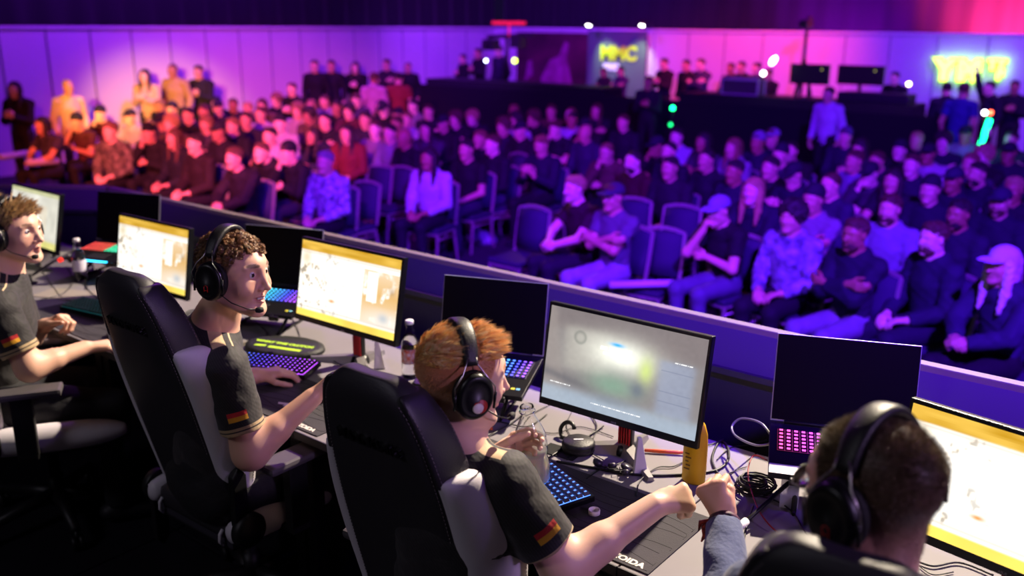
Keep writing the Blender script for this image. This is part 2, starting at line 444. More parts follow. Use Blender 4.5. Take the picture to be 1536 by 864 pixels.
def trouser_mesh(J, name, m, vox, parent=None, e=.012, mesh_only=False, wr=.002):
    s = SDF(); p = V(*J['pel']); s.cone(p-V(0, 0, .0), p+(V(*J['waist'])-p)*.35, .15*J.get('bulk', 1)+e, .14*J.get('bulk', 1)+e, .05, (J['fwd'], 1.3)); add_legs(s, J, e, 1)
    return sdf_obj(s, vox, name, m, parent, disp=wrinkle(wr, 30, 1.), mesh_only=mesh_only)
def shoe_mesh(J, q, name, m, vox, parent=None, mesh_only=False):
    s = SDF(); add_foot(s, J, q, .008, .01); a = V(*J['an'+q]); s.half(a+V(0, 0, -.084), V(0, 0, -1))
    return sdf_obj(s, vox, name, m, parent, mesh_only=mesh_only)
def skel(**k):
    """default seated figure in local space: faces +Y, seat top at z=.47, floor at 0"""
    J = dict(pel=V(0, 0, .56), waist=V(0, .0, .74), chest=V(0, .01, .9), uch=V(0, .0, 1.02), neck=V(0, .02, 1.1), head=V(0, .05, 1.235),
             fwd=V(0, 1, 0), lat=V(1, 0, 0), up=V(0, 0, 1), shL=V(-.185, 0, 1.01), shR=V(.185, 0, 1.01),
             hipL=V(-.09, .03, .545), hipR=V(.09, .03, .545), knL=V(-.13, .46, .535), knR=V(.13, .46, .535), anL=V(-.13, .42, .09), anR=V(.13, .42, .09))
    J['HR'] = head_frame((0, 1, 0)); J.update(k); J['BR'] = np.stack([J['lat'], J['fwd'], np.cross(J['lat'], J['fwd'])], 1)
    return J
def arms(J, L, R, pL=(-.6, -.3, -1), pR=(.6, -.3, -1), l1=.285, l2=.255):
    J['elL'], J['wrL'] = ik(J['shL'], L, l1, l2, pL); J['elR'], J['wrR'] = ik(J['shR'], R, l1, l2, pR); return J
# ---------------------------------------------------------------- hair
def head_local(pts, J, sc=1.):
    return ((pts-V(*J['head']))@np.asarray(J['HR']))/sc
def scalp_mask(q, line=.055, low=-.03, back=-.075):
    """0..1 over the hair-bearing part of the head, q in head space"""
    x, y, z = q[:, 0], q[:, 1], q[:, 2]
    # hairline: forehead at z>line, in front of the ear above z>low, neck line at back
    lim = np.where(y > .055, line+(y-.055)*.3, np.where(y > .0, low+(line-low)*np.clip((y-.012)/.05, 0, 1)**1.5, low+(back-low)*np.clip((-y-.028)/.03, 0, 1)))
    return np.clip((z-lim)/.012, 0, 1)
def blade_mesh(name, roots, dirs, lens, m, width=.0011, parent=None, sag=.2, comb=None, curl=0., seed=3, nseg=3, colour=None, clump=None):
    r = np.random.RandomState(seed); n = len(roots); side = np.cross(dirs, r.normal(size=(n, 3))); side /= np.linalg.norm(side, axis=1)[:, None]+1e-9
    up2 = np.cross(dirs, side)
    pts = []; p = roots.copy(); d = dirs.copy(); ph = r.rand(n)*6.28
    s2, u2 = side, up2
    if clump is not None:
        cid, cen, pull = clump; K = cid.max()+1; rs = r.normal(size=(K, 3)); s2 = np.cross(dirs, rs[cid]); s2 /= np.linalg.norm(s2, axis=1)[:, None]+1e-9; u2 = np.cross(dirs, s2); ph = (r.rand(K)*6.28)[cid]+ph*.06; ctr = cen[cid].copy()
    for k in range(nseg+1):
        w = width*(1-k/(nseg+.3)); 
        pts.append(p-side*w[..., None] if isinstance(w, np.ndarray) else p-side*w); pts.append(p+side*w)
        if comb is not None: d = d+comb*(sag*(k+1)/nseg)
        if curl: d = d+curl*(s2*np.cos(ph+k*1.7)[:, None]+u2*np.sin(ph+k*1.7)[:, None])
        if clump is not None: v_ = ctr-p; v_ -= d*np.sum(v_*d, 1)[:, None]; d = d+v_*pull/max(width*14, .004)
        d /= np.linalg.norm(d, axis=1)[:, None]
        p = p+d*(lens/nseg)[:, None]
    P = np.stack(pts, 1).reshape(-1, 3); w = 2*(nseg+1); base = np.arange(n)[:, None]*w
    q = np.concatenate([base+np.array([[2*k, 2*k+1, 2*k+3, 2*k+2]]) for k in range(nseg)], 1).reshape(-1, 4)
    me = np_mesh(name, P, q, m)
    if colour is not None: set_color(me, 'hair', np.repeat(colour, w, 0))
    return link(bpy.data.objects.new(name, me), parent)
def nz_rows(a): return a/(np.linalg.norm(a, axis=1)[:, None]+1e-9)
def strand_hair(name, body, J, m, n, length, palette, sc=1., line=.055, low=-.02, back=-.06, comb=(0, .6, .2), sag=.3, curl=0., width=.0011, seed=3, parent=None, lenfn=None, lay=0., clumps=0, pull=.25):
    """short strands grown from the scalp vertices of a body mesh"""
    co, nn = verts_of(body.data); q = head_local(co, J, sc)
    mk = scalp_mask(q, line, low, back)*(np.linalg.norm(q-V(0, 0, .02), axis=1) < .13)
    idx = np.nonzero(mk > .5)[0]; r = np.random.RandomState(seed); ii = r.choice(idx, n); pts = co[ii]+r.normal(size=(n, 3))*.0012; N = nn[ii]; ql = q[ii]
    HR = np.asarray(J['HR']); cv = HR@V(*comb); L = length*(.65+.5*r.rand(n))
    if lenfn is not None: L = L*lenfn(ql)
    under = np.abs(ql[:, 1]+.012) < .026
    L = np.where(under & (ql[:, 2] > .03), np.minimum(L, .006), L)
    D = N+r.normal(size=(n, 3))*.28+(cv[None, :]*lay if lay else 0.); D /= np.linalg.norm(D, axis=1)[:, None]; cl = None
    if clumps:
        ci = r.choice(n, clumps, False); cid = np.empty(n, int)
        for a_ in range(0, n, 4000): cid[a_:a_+4000] = np.argmin(((pts[a_:a_+4000, None, :]-pts[None, ci, :])**2).sum(-1), 1)
        cl = (cid, pts[ci], pull); D = nz_rows(D*.5+D[ci][cid]*.8); L = L*(.75+.5*r.rand(clumps))[cid]
    pal = np.array([srgb(c) for c in palette]); a = (r.rand(n) if not clumps else np.clip(r.rand(clumps)[cid]*.75+r.rand(n)*.25, 0, .999))[:, None]*(len(pal)-1); i0 = np.floor(a).astype(int)[:, 0]; fr = a-i0[:, None]
    c3 = pal[i0]*(1-fr)+pal[np.minimum(i0+1, len(pal)-1)]*fr; colour = np.concatenate([c3, np.ones((n, 1))], 1)
    return blade_mesh(name, pts-N*.001, D, L, m, width, parent, sag, cv[None, :], curl, seed, 5 if curl else 4, colour, cl)
def skin_colour(body, J, base, hair, sc=1., line=.055, low=-.03, back=-.075, lips=None, amount=.85, brow=None, fadefn=None):
    """skin tone with lips, brows and the shaved hair shadow as pigment"""
    co, nn = verts_of(body.data); q = head_local(co, J, sc); n = len(co)
    c = np.tile(np.array(srgb(base)), (n, 1)); hd = np.linalg.norm(q, axis=1) < .15
    mk = scalp_mask(q, line, low, back)*hd*amount
    if fadefn is not None: mk = mk*fadefn(q)
    c = c*(1-mk[:, None])+np.array(srgb(hair))*mk[:, None]
    def blend(w, col):
        nonlocal c
        c = c*(1-w[:, None])+np.array(srgb(col))*w[:, None]
    if lips:
        w = np.clip(1-(np.abs(q[:, 0])/.028)**2-((q[:, 2]+.067)/.011)**2, 0, 1)*(q[:, 1] > .075)*hd; blend(np.clip(w*2, 0, 1)*.75, lips)
    if brow:
        w = np.clip(1-((np.abs(q[:, 0])-.033)/.021)**2-((q[:, 2]-.031-(.02-np.abs(np.abs(q[:, 0])-.035))*.12)/.0064)**2, 0, 1)*(q[:, 1] > .06)*hd; blend(np.clip(w*2.5, 0, 1)*.85, brow)
    # cheeks and nose slightly redder
    w = np.exp(-((np.abs(q[:, 0])-.04)**2+(q[:, 2]+.03)**2)/.0006)*(q[:, 1] > .03)*hd; blend(w*.25, '#c56a5a')
    set_color(body.data, 'skin', np.concatenate([c, np.ones((n, 1))], 1))
def eyes(J, parent, sc=1., look=(0, 1, 0), iris='#3b2a1c'):
    c = V(*J['head']); R = np.asarray(J['HR'])
    for x in (-1, 1):
        p = c+R@(V(x*.031, .0805, .0068)*sc); b = MB()
        bmesh.ops.create_uvsphere(b.bm, u_segments=20, v_segments=14, radius=.0122*sc)
        for v in b.bm.verts: v.co = Vector(V(*v.co)+p)
        L = nz(R@V(*look))
        ob = b.build('eye', [mat('eye_white', '#e9e2dc', .25), mat('iris_'+iris, iris, .2), mat('pupil', '#050505', .2)], parent, smooth=True)
        for f in ob.data.polygons:
            d = float(np.dot(nz(V(*f.center)-p), L)); f.material_index = 2 if d > .96 else (1 if d > .88 else 0)
def headset(J, name='headset', sc=1., mic=True, label=None, cup_col='#0a0a0c', style=0, group=None, badge='#b01818'):
    """over-ear gaming headset worn on the head described by J"""
    c = V(*J['head']); R = np.asarray(J['HR']); P = lambda x, y, z: c+R@(V(x, y, z)*sc)
    root = empty(name, (0, 0, 0), 0, label, 'headset', group)
    blk = mat('headset_black', cup_col, .38, noise=(60, .3, '#1a1a1e')); pad = mat('headset_pad', '#0c0b0d', .7, bump=(200, .2)); met = mat('headset_metal', '#b9b4ae', .3, 1)
    lth = mat('headband_leather', '#1b191c', .42, bump=(300, .15)); red = mat('badge_'+badge, badge, .4)
    # band: arch of elliptical cross-section
    secs = []
    for i in range(25):
        a = math.radians(-62+124*i/24); rx, rz = .094, .134
        p = V(math.sin(a)*rx, -.012, math.cos(a)*rz-.004); nrm = nz(V(math.sin(a)/rx, 0, math.cos(a)/rz)); w = .021*(1-.25*(abs(i-12)/12)**2); t = .0095
        ring = []
        for k in range(14):
            g = 2*math.pi*k/14; cx, sx = math.cos(g), math.sin(g)
            ring.append(P(*(p+V(0, 1, 0)*w*np.sign(cx)*abs(cx)**.7+nrm*t*np.sign(sx)*abs(sx)**.7)))
        secs.append(ring)
    b = MB(); b.loft(secs); band = b.build('headband', lth, root, smooth=True)
    for x in (-1, 1):
        # cushion, cup, bracket wires
        ax = R@V(x, 0, 0); fr = frame(ax, R@V(0, 0, 1)); o = P(x*.07, -.004, -.006)
        def oval(prof, mm, nm, par, ox=0.):
            bb = MB(); rings = []
            for r, h in prof:
                ring = []
                for k in range(32):
                    g = 2*math.pi*k/32; ring.append(o+ax*(h+ox)*sc+fr[:, 0]*math.cos(g)*r*1.16*sc+fr[:, 1]*math.sin(g)*r*.95*sc)
                rings.append(ring)
            bb.loft(rings); return bb.build(nm, mm, par, smooth=True)
        oval([(.028, 0), (.04, -.002), (.0455, .004), (.047, .012), (.044, .02), (.03, .021)], pad, 'ear_cushion', root)
        cup = oval([(.03, .019), (.0445, .02), (.0465, .024), (.0465, .033), (.043, .04), (.036, .0445), (.0345, .043), (.024, .046), (.0, .047)], blk, 'ear_cup', root)
        if style == 1:
            bb = MB(); pp = o+ax*.0465*sc-R@V(0, 0, .022)*sc-R@V(0, 1, 0)*-.004
            bb.lathe([(.0, .0015), (.011, .0015), (.013, 0)], pp, fr, 20); bb.build('vent_badge', mat('vent_ivory', '#e8ddd0', .4), cup, smooth=True)
            bb = MB(); bb.lathe([(.0, .0008), (.016, .0008), (.017, 0)], pp-ax*.0006+R@V(0, .005, .004), fr, 20); bb.build('vent_ring', red, cup, smooth=True)
        else:
            bb = MB(); pp = o+ax*.047*sc-R@V(0, 0, .018)*sc
            A = fr[:, 0]; B = fr[:, 1]
            bb.tube([pp+A*.008+B*.006, pp+A*.011-B*.0, pp+A*.008-B*.006, pp-A*.009-B*.006], .0012, 6); bb.tube([pp+A*.008+B*.006, pp-A*.009+B*.006], .0012, 6); bb.tube([pp-A*.004+B*.006, pp-A*.004-B*.006], .0012, 6)
            bb.build('badge', red, cup, smooth=True)
        for y in (-1, 1):
            bb = MB(); top = P(x*.089, -.012+y*.014, .062)
            bb.tube([P(x*.084, -.012+y*.01, .078), top, P(x*.104, -.012+y*.026, .046), P(x*.108, -.008+y*.047, .018), P(x*.105, -.004+y*.047, -.008)], .0016*sc, 8)
            bb.build('yoke_wire', met, root, smooth=True)
            bb = MB(); bb.tube([P(x*.105, -.004+y*.047, .004), P(x*.105, -.004+y*.046, -.034)], .0032*sc, 8); bb.build('yoke_clip', blk, root, smooth=True)
    if mic:
        x = mic
        bb = MB(); bb.tube([P(x*.098, .02, -.035), P(x*.092, .06, -.062), P(x*.07, .095, -.08), P(x*.05, .113, -.085)], .0018, 8); bb.build('microphone_boom', blk, root, smooth=True)
        bb = MB(); fr = frame(R@V(-x*.6, .5, 0)); bb.lathe([(.0, -.013), (.007, -.011), (.0095, 0), (.007, .011), (.0, .013)], P(x*.046, .116, -.086), fr, 14); bb.build('microphone_foam', pad, root, smooth=True)
    return root
STAGE = .683; DESK = 1.423
# ---------------------------------------------------------------- gaming chairs
def wing_gf(h): return float(np.interp(h, [.5, .6, .7, .85, .95, 1.05, 1.125], [.08, .11, .14, .175, .175, .15, .12])), float(np.interp(h, [.5, .7, .85, 1.0, 1.125], [.02, .05, .072, .06, .03]))
def tb_y(o, h):
    from mathutils.bvhtree import BVHTree
    t = BVHTree.FromObject(o, bpy.context.evaluated_depsgraph_get()); return t.ray_cast(Vector((0, -1, h)), Vector((0, 1, 0)))[0][1]
def gaming_chair(loc, rz, label):
    root = empty('gaming_chair', (loc[0], loc[1], STAGE), rz, label, 'chair', 'gaming chairs along the stage desk')
    blk = mat('chair_leather_black', '#2b292e', .45, bump=(350, .12), noise=(3, .4, '#333036'))
    side = mat('chair_leather_side', '#2e2b31', .38, bump=(350, .12)); wht = mat('chair_leather_white', '#d9d3dc', .45, bump=(350, .1))
    st = mat('stitch_thread', '#8d7f86', .7); pl = mat('chair_plastic', '#0e0d10', .5); emb = mat('embossed_black', '#0a090b', .3)
    tt = lambda h: (h-.46)/(1.34-.46)
    yb = lambda h: .03-.22*tt(h)
    def wv(h):
        return float(np.interp(h, [.46, .6, .8, .95, 1.05, 1.12, 1.2, 1.27, 1.31, 1.335, 1.345], [.185, .19, .195, .195, .188, .178, .165, .145, .125, .098, .07]))
    hs = [.46, .5, .6, .7, .8, .9, 1.0, 1.08, 1.14, 1.2, 1.25, 1.29, 1.32, 1.338, 1.346]
    secs = []
    for h in hs:
        w = wv(h); th = .1 if h < 1.3 else .1*float(np.interp(h, [1.3, 1.346], [1, .35])); y0 = yb(h)+(0 if h < 1.3 else (.1-th)*.5)
        xs = [(-w, 0.012), (-w*.8, .001), (-w*.4, -.004), (0, -.005), (w*.4, -.004), (w*.8, .001), (w, .012), (w, th*.9), (w*.7, th), (w*.3, th-.008), (-w*.3, th-.008), (-w*.7, th), (-w, th*.9)]
        secs.append([(x, y0+y, h) for x, y in xs])
    b = MB(); b.loft(secs); back = b.build('backrest', blk, root, smooth=True, sub=2)
    SEAMS = []; bols = {}; wings = {}
    for s in (-1, 1):
        # upper black bolster beside the head
        secs = []
        for h in [1.09, 1.1, 1.13, 1.18, 1.24, 1.285, 1.308, 1.32]:
            w = wv(h)-.004; g = float(np.interp(h, [1.03, 1.12, 1.25, 1.31, 1.343], [.122, .112, .108, .09, .06])); f = float(np.interp(h, [1.03, 1.25, 1.343], [.034, .02, .0])); y0 = yb(h)+(.0 if h < 1.3 else float(np.interp(h, [1.3, 1.343], [0, .02])))
            secs.append([(s*(w-.002), y0+.003, h), (s*(w+f*.2+.002), y0+.015, h), (s*(w+f*.5+.003), y0+g*.6, h), (s*(w+f*.5-.002), y0+g, h), (s*(w+f*.5-.02), y0+g+.002, h), (s*(w-.035), y0+.09, h), (s*(w-.03), y0+.02, h)])
        b = MB(); b.loft(secs); bols[s] = b.build('head_bolster', side, root, smooth=True, sub=2)
        # white side wing
        secs = []
        for h in [.5, .56, .64, .72, .8, .88, .95, 1.0, 1.05, 1.09, 1.125]:
            w = wv(h)-.002; g, f = wing_gf(h)
            secs.append([(s*(w-.002), yb(h)+.004, h), (s*(w+f*.5+.008), yb(h)+.02, h), (s*(w+f+.012), yb(h)+g*.55, h), (s*(w+f+.006), yb(h)+g*.93, h), (s*(w+f-.014), yb(h)+g, h), (s*(w+f-.045), yb(h)+g*.8, h), (s*(w-.03), yb(h)+.1, h), (s*(w-.03), yb(h)+.02, h)])
        b = MB(); b.loft(secs); wings[s] = b.build('side_wing', wht, root, smooth=True, sub=2)
        SEAMS.append(s)
        # recline cover, lever, armrest
        b = MB(); b.lathe([(0, 0), (.055, 0), (.06, .008), (.06, .03), (.05, .042), (0, .044)], (s*.235, .04, .47), frame((s, 0, 0)), 24); hc = b.build('recline_cover', pl, root, smooth=True)
        b = MB(); b.prism([(-.025, 0), (.03, 0), (.028, .2), (.0, .23), (-.024, .2)], .028, frame((s, 0, 0), (0, 1, 0)) if s > 0 else frame((s, 0, 0), (0, 1, 0)), (s*.225, .02, .47 if s > 0 else .47)); b.build('side_bracket', pl, root, bev=.005)
        arm = MB(); arm.box((s*.315, .2, .695), (.095, .27, .028), bev=.012); ap = arm.build('armrest', mat('armrest_pad', '#4a4649', .5), root, smooth=None)
        arm = MB(); arm.box((s*.315, .19, .56), (.038, .075, .25), bev=.006); arm.box((s*.25, .19, .435), (.17, .07, .022), bev=.004); arm.build('armrest_post', pl, root)
    # stitched seams laid on the evaluated surfaces
    from mathutils.bvhtree import BVHTree
    dg = bpy.context.evaluated_depsgraph_get(); dg.update(); tb = BVHTree.FromObject(back, dg)
    def seam(tree, fn, h0, h1):
        hh = h0; bb = MB()
        while hh < h1:
            e_ = [tree.find_nearest(Vector(fn(t))) for t in (hh, min(hh+.0065, h1))]; bb.tube([V(*q[0])+V(*q[1])*.0006 for q in e_], .0008, 5); hh += .0105
        bb.build('stitching', st, root)
    for s in (-1, 1):
        seam(tb, lambda h: (s*(wv(h)-.012), yb(h)-.01, h), .52, 1.3)
        seam(BVHTree.FromObject(bols[s], dg), lambda h: (s*(wv(h)+.03), yb(h)+.0, h), 1.115, 1.3)
        seam(BVHTree.FromObject(bols[s], dg), lambda h: (s*(wv(h)+.05), yb(h)+.12, h), 1.115, 1.3)
        def wing_edge(h):
            g, f = wing_gf(h)
            return (s*(wv(h)+f+.02), yb(h)+g*.86, h)
        seam(BVHTree.FromObject(wings[s], dg), wing_edge, .62, 1.1)
    # seat
    def slab(x0, x1, y0, y1, z0, z1, nm, m, bev=.03):
        b = MB(); b.box(((x0+x1)/2, (y0+y1)/2, (z0+z1)/2), (x1-x0, y1-y0, z1-z0), bev=bev); return b.build(nm, m, root, smooth=True)
    slab(-.2, .2, .0, .5, .41, .5, 'seat', blk)
    for s in (-1, 1):
        secs = []
        for y in [-.02, .02, .1, .2, .3, .4, .48, .52, .535]:
            k = float(np.interp(y, [-.02, .1, .45, .535], [.6, 1, .95, .35]))
            secs.append([(s*(.225+.055*k*math.cos(a)), y, .465+.062*k*math.sin(a)) for a in np.linspace(0, 2*math.pi, 13)[:-1]])
        b = MB(); b.loft(secs); b.build('seat_bolster', wht, root, smooth=True, sub=1)
    b = MB(); b.box((0, .22, .395), (.4, .42, .03), bev=.006); b.build('seat_pan', pl, root)
    b = MB(); b.box((0, .03, .425), (.42, .05, .07), bev=.012); b.build('rear_rail', mat('rail_grey', '#35323c', .5), root)
    for s in (-.17, .17):
        b = MB(); b.tube([(s, .0, .46), (s, -.012, .445), (s, -.014, .42), (s, .0, .4)], .006, 8); b.build('pull_loop', wht, root, smooth=True)
    b = MB(); b.lathe([(.03, .1), (.03, .2), (.022, .2), (.022, .38)], (0, .22, 0), None, 20); b.build('gas_lift', pl, root, smooth=True)
    b = MB()
    for k in range(5):
        a = 2*math.pi*k/5+.3; d = V(math.cos(a), math.sin(a), 0); b.tube([V(0, .22, .115), V(0, .22, .11)+d*.12, V(0, .22, .085)+d*.31], [.034, .026, .018], 10)
    b.build('star_base', pl, root, smooth=True)
    for k in range(5):
        a = 2*math.pi*k/5+.3; d = V(math.cos(a), math.sin(a), 0); b = MB(); t = V(-math.sin(a), math.cos(a), 0)
        for u in (-1, 1): b.lathe([(0, -.009), (.026, -.009), (.03, -.004), (.03, .004), (.026, .009), (0, .009)], V(0, .22, .031)+d*.31+t*.014*u, frame(t), 18)
        b.tube([V(0, .22, .03)+d*.31, V(0, .22, .08)+d*.31], .008, 8); b.build('caster', pl, root, smooth=True)
    # embossed lettering on the back
    h = 1.175; sl = math.atan2(-.22, .88)
    n = V(0, -math.cos(sl), math.sin(sl)*1); up = V(0, math.sin(sl), math.cos(sl)); R = np.stack([V(1, 0, 0), up, n], 1)
    text_obj('lettering', 'MAXNOMIC', .036, emb, R, V(-.0, tb_y(back, h)-.0015, h), .006, root, .0004, sx=1.0)
    return root
chairs = {}
CH3 = gaming_chair((-1.405, 1.425), math.radians(1), 'black racing-style gaming chair with white wings behind the red-haired player')
CH2 = gaming_chair((-2.545, 1.50), math.radians(1), 'black and white gaming chair behind the smiling curly-haired player')
CH4 = gaming_chair((-.355, 1.355), math.radians(4), 'gaming chair at the bottom edge, seat of the player with the shaved head')
CH1 = gaming_chair((-3.78, 1.37), math.radians(-32), 'gaming chair at the left edge with a white seat bolster showing')
for c_, k_ in ((CH3, .972), (CH2, .98), (CH4, .978)): c_.scale = (1, 1, k_)
# ---------------------------------------------------------------- players
def jersey(name, J, flag, extra=()):
    m = bpy.data.materials.new(name); m.use_nodes = True; nt = m.node_tree; b = nt.nodes['Principled BSDF']
    b.inputs['Roughness'].default_value = .75; b.inputs['Sheen Weight'].default_value = .15
    tc = nt.nodes.new('ShaderNodeTexCoord'); w = nt.nodes.new('ShaderNodeTexWave'); w.inputs['Scale'].default_value = 55; w.inputs['Distortion'].default_value = .4; w.bands_direction = 'DIAGONAL'
    nt.links.new(tc.outputs['Object'], w.inputs['Vector'])
    mx = nt.nodes.new('ShaderNodeMix'); mx.data_type = 'RGBA'; mx.inputs[6].default_value = srgb('#131114')+(1,); mx.inputs[7].default_value = srgb('#272228')+(1,)
    nt.links.new(w.outputs['Fac'], mx.inputs[0]); nt.links.new(mx.outputs[2], b.inputs['Base Color'])
    n = nt.nodes.new('ShaderNodeTexNoise'); n.inputs['Scale'].default_value = 14; n.inputs['Detail'].default_value = 3; nt.links.new(tc.outputs['Object'], n.inputs['Vector'])
    bp = nt.nodes.new('ShaderNodeBump'); bp.inputs['Strength'].default_value = .5; bp.inputs['Distance'].default_value = .02; nt.links.new(n.outputs['Fac'], bp.inputs['Height']); nt.links.new(bp.outputs[0], b.inputs['Normal'])
    add_boxes(m, list(extra)); return m
def arm_patches(J, q, out, sl=.72, along0=.42):
    """flag, cuff band and shoulder stripe for one sleeve, as patches of the printed fabric"""
    sh, el = V(*J['sh'+q]), V(*J['el'+q]); a = nz(el-sh); o = nz(V(*out)-a*np.dot(V(*out), a)); t = np.cross(a, o)
    L = np.linalg.norm(el-sh); c = sh+a*L*along0+o*.06
    bx = [(sh+a*(L*sl-.012), a, .014, o, .12, t, .12, '#b39a74'), (sh+a*(L*sl-.0145), a, .0022, o, .12, t, .12, '#2a2224')]
    for k, col in enumerate(('#c3202a', '#e0a01c')): bx.append((c+a*(.0145*k), a, .0075, o, .05, t, .03, col))
    return bx
def stripes(J):
    """cream yoke stripe printed from the collar over the right shoulder"""
    n0 = V(*J['neck'])*.5+V(*J['uch'])*.5; a = V(*J['shR'])+V(0, 0, .04)-n0; L = np.linalg.norm(a); t = np.cross(nz(a), V(0, 0, 1)); c = n0+a*.62
    return [(c+t*.012, a, L*.42, t, .02, V(0, 0, 1), .1, '#d3b68e'), (c-t*.03, a, L*.42, t, .0025, V(0, 0, 1), .1, '#d3b68e')]
hide_legs = dict()
def make_player(name, J, label, skin, lipc, hairc, hair_kw, jpatch, smile=0, sc=1., vox=.0032, eyec='#3b2a1c', look=(0, 1, 0), sleeve=(.72, 0), shirt=None, fade=None, brow='#4a3424', collar=.006):
    sk = attr_mat('skin_'+name, 'skin', .48, sss=.12, bump=(260, .02))
    body = body_mesh(J, 'person', sk, vox, None, 1, smile, sc)
    skin_colour(body, J, skin, hairc, sc, lips=lipc, brow=brow, fadefn=fade, **hair_kw.get('mask', {}))
    tag(body, label, 'person')
    eyes(J, body, sc, look, eyec)
    top_mesh(J, 'jersey' if shirt is None else 'hoodie', shirt or jersey('jersey_'+name, J, None, jpatch), .0042, body, .011, sleeve, collar=collar)
    trouser_mesh(J, 'trousers', mat('player_trousers', '#17161c', .8, bump=(60, .3)), .006, body)
    for q in 'LR': shoe_mesh(J, q, 'shoe', mat('player_shoe', '#141318', .6), .006, body)
    return body
HM = mat('hair_strand', '#ffffff')
hm = attr_mat('hair_fibre', 'hair', .42)
def place_legs(J, x0, y0, rz=0., spread=.14, reach=.42):
    """seated legs under the desk"""
    R = Rz(rz); p = V(x0, y0, 0)
    for q, s in (('L', -1), ('R', 1)):
        J['hip'+q] = p+R@V(s*.09, .02, 0)+V(0, 0, 1.245); J['kn'+q] = p+R@V(s*spread, reach, 0)+V(0, 0, 1.2); J['an'+q] = p+R@V(s*spread, reach-.02, 0)+V(0, 0, STAGE+.085)
# --- player 3: red-haired, seen from behind, fist bump and bottle
f3 = nz(V(-.12, 1, 0)); J3 = skel(pel=V(-1.33, 1.455, 1.27), waist=V(-1.325, 1.45, 1.43), chest=V(-1.31, 1.45, 1.58), uch=V(-1.305, 1.44, 1.715), neck=V(-1.3, 1.44, 1.795), head=V(-1.297, 1.455, 1.95),
          fwd=f3, lat=V(f3[1], -f3[0], 0), shL=V(-1.475, 1.40, 1.70), shR=V(-1.185, 1.475, 1.715), HR=head_frame(CR*.91+CF*.42+V(0, 0, .02), -.03), ph=.4, ar=1.15)
place_legs(J3, -1.33, 1.45)
J3['elR'], J3['wrR'] = V(-1.06, 1.545, 1.51), V(-.955, 1.765, 1.61)
J3['handR'] = dict(d=CR*.92+V(0, 0, .22)+CF*.2, n=V(0, 0, -.65)+CF*.75, curl=(86, 104, 70), thumb=(.75, .3, .6), thumb2=(.5, -.5, .9))
bB = at(803, 722, z=1.475); bD = nz(V(0, 0, 1)-CR*.12); bT = bB+bD*.225
gp = bB+bD*.115
J3['wrL'] = gp-nz(CR)*.088-V(0, 0, .035)+V(0, -.03, 0); J3['elL'], _ = ik(J3['shL'], J3['wrL'], .285, .26, (-.5, .1, -1))
dL = nz(CR*.75+V(0, 0, .45)+CF*.45); nL = nz(CR*.5-CF*.6)
J3['handL'] = dict(d=dL, n=nL, curl=((35, 45, 30), (35, 45, 30), (38, 48, 30), (42, 48, 30)), thumb=(.75, .35, .75), thumb2=(.85, .1, .6))
p3out = -CF
pt3 = arm_patches(J3, 'R', V(.62, -.5, .55), .8, .5)
pt3 += stripes(J3)
fade3 = lambda q: np.clip((q[:, 2]+.06)/.1, .25, 1)
P3 = make_player('redhead', J3, 'person with short ginger hair in a black jersey, holding a bottle and bumping fists', '#e6b9a0', '#c4766a', '#b5713a',
                 dict(mask=dict(line=.06, low=-.03, back=-.09)), pt3, 0, 1.0, fade=fade3, brow='#b0703c', eyec='#5a7a8a')
strand_hair('hair', P3, J3, hm, 34000, .026, ['#ffc060', '#ffd480', '#ffe8b0', '#f0a848', '#fff0c4'], line=.052, low=.058, back=.04, comb=(.3, .95, .1), sag=.45, width=.0006, seed=5, parent=P3, lay=.9, clumps=700, pull=.3,
            lenfn=lambda q: np.clip(.2+(q[:, 2]-.045)/.05, .2, 1.)*(1+.45*np.clip((q[:, 1])/.06, 0, 1)))
strand_hair('side_hair', P3, J3, hm, 14000, .0045, ['#d08a48', '#e09c5c', '#b87438'], line=.07, low=-.03, back=-.085, comb=(0, -.2, -.8), sag=.3, width=.0005, seed=8, parent=P3)
headset(J3, label='black headset with an ivory cup vent on the red-haired player', mic=1, style=1)
# --- player 2: curly brown hair, smiling to his right
f2 = nz(V(.42, .9, 0)); J2 = skel(pel=V(-2.50, 1.56, 1.27), waist=V(-2.49, 1.56, 1.43), chest=V(-2.485, 1.575, 1.6), uch=V(-2.475, 1.58, 1.735), neck=V(-2.43, 1.585, 1.825), head=V(-2.335, 1.59, 1.985),
          fwd=f2, lat=V(f2[1], -f2[0], 0), shL=V(-2.645, 1.655, 1.715), shR=V(-2.325, 1.525, 1.7), HR=head_frame(CR*.93-CF*.36+V(0, 0, -.1), .05), ph=1.3, ar=1.18)
place_legs(J2, -2.5, 1.53, -.1)
J2['elR'], J2['wrR'] = V(-2.262, 1.552, 1.425), V(-2.185, 1.745, 1.567)
J2['handR'] = dict(d=(.30, .72, .62), n=(.75, .35, -.5), curl=(85, 95, 60), thumb=(.7, .3, .6), thumb2=(.4, -.5, .9))
J2['wrL'] = V(-2.70, 1.9, 1.465); J2['elL'], _ = ik(J2['shL'], J2['wrL'], .285, .25, (-.7, -.1, -1)); J2['handL'] = dict(d=(.45, .9, .02), n=(0, 0, -1), curl=(20, 30, 20))
pt2 = arm_patches(J2, 'R', -CF+CR*.25, .72, .48)
pt2 += stripes(J2)
P2 = make_player('curly', J2, 'smiling person with curly brown hair and black jersey, right fist raised', '#e0ae94', '#b4605a', '#3d2718', dict(mask=dict(line=.06, low=-.02, back=-.08)), pt2, 1, 1.06, brow='#3a2618', look=(.15, 1, 0))
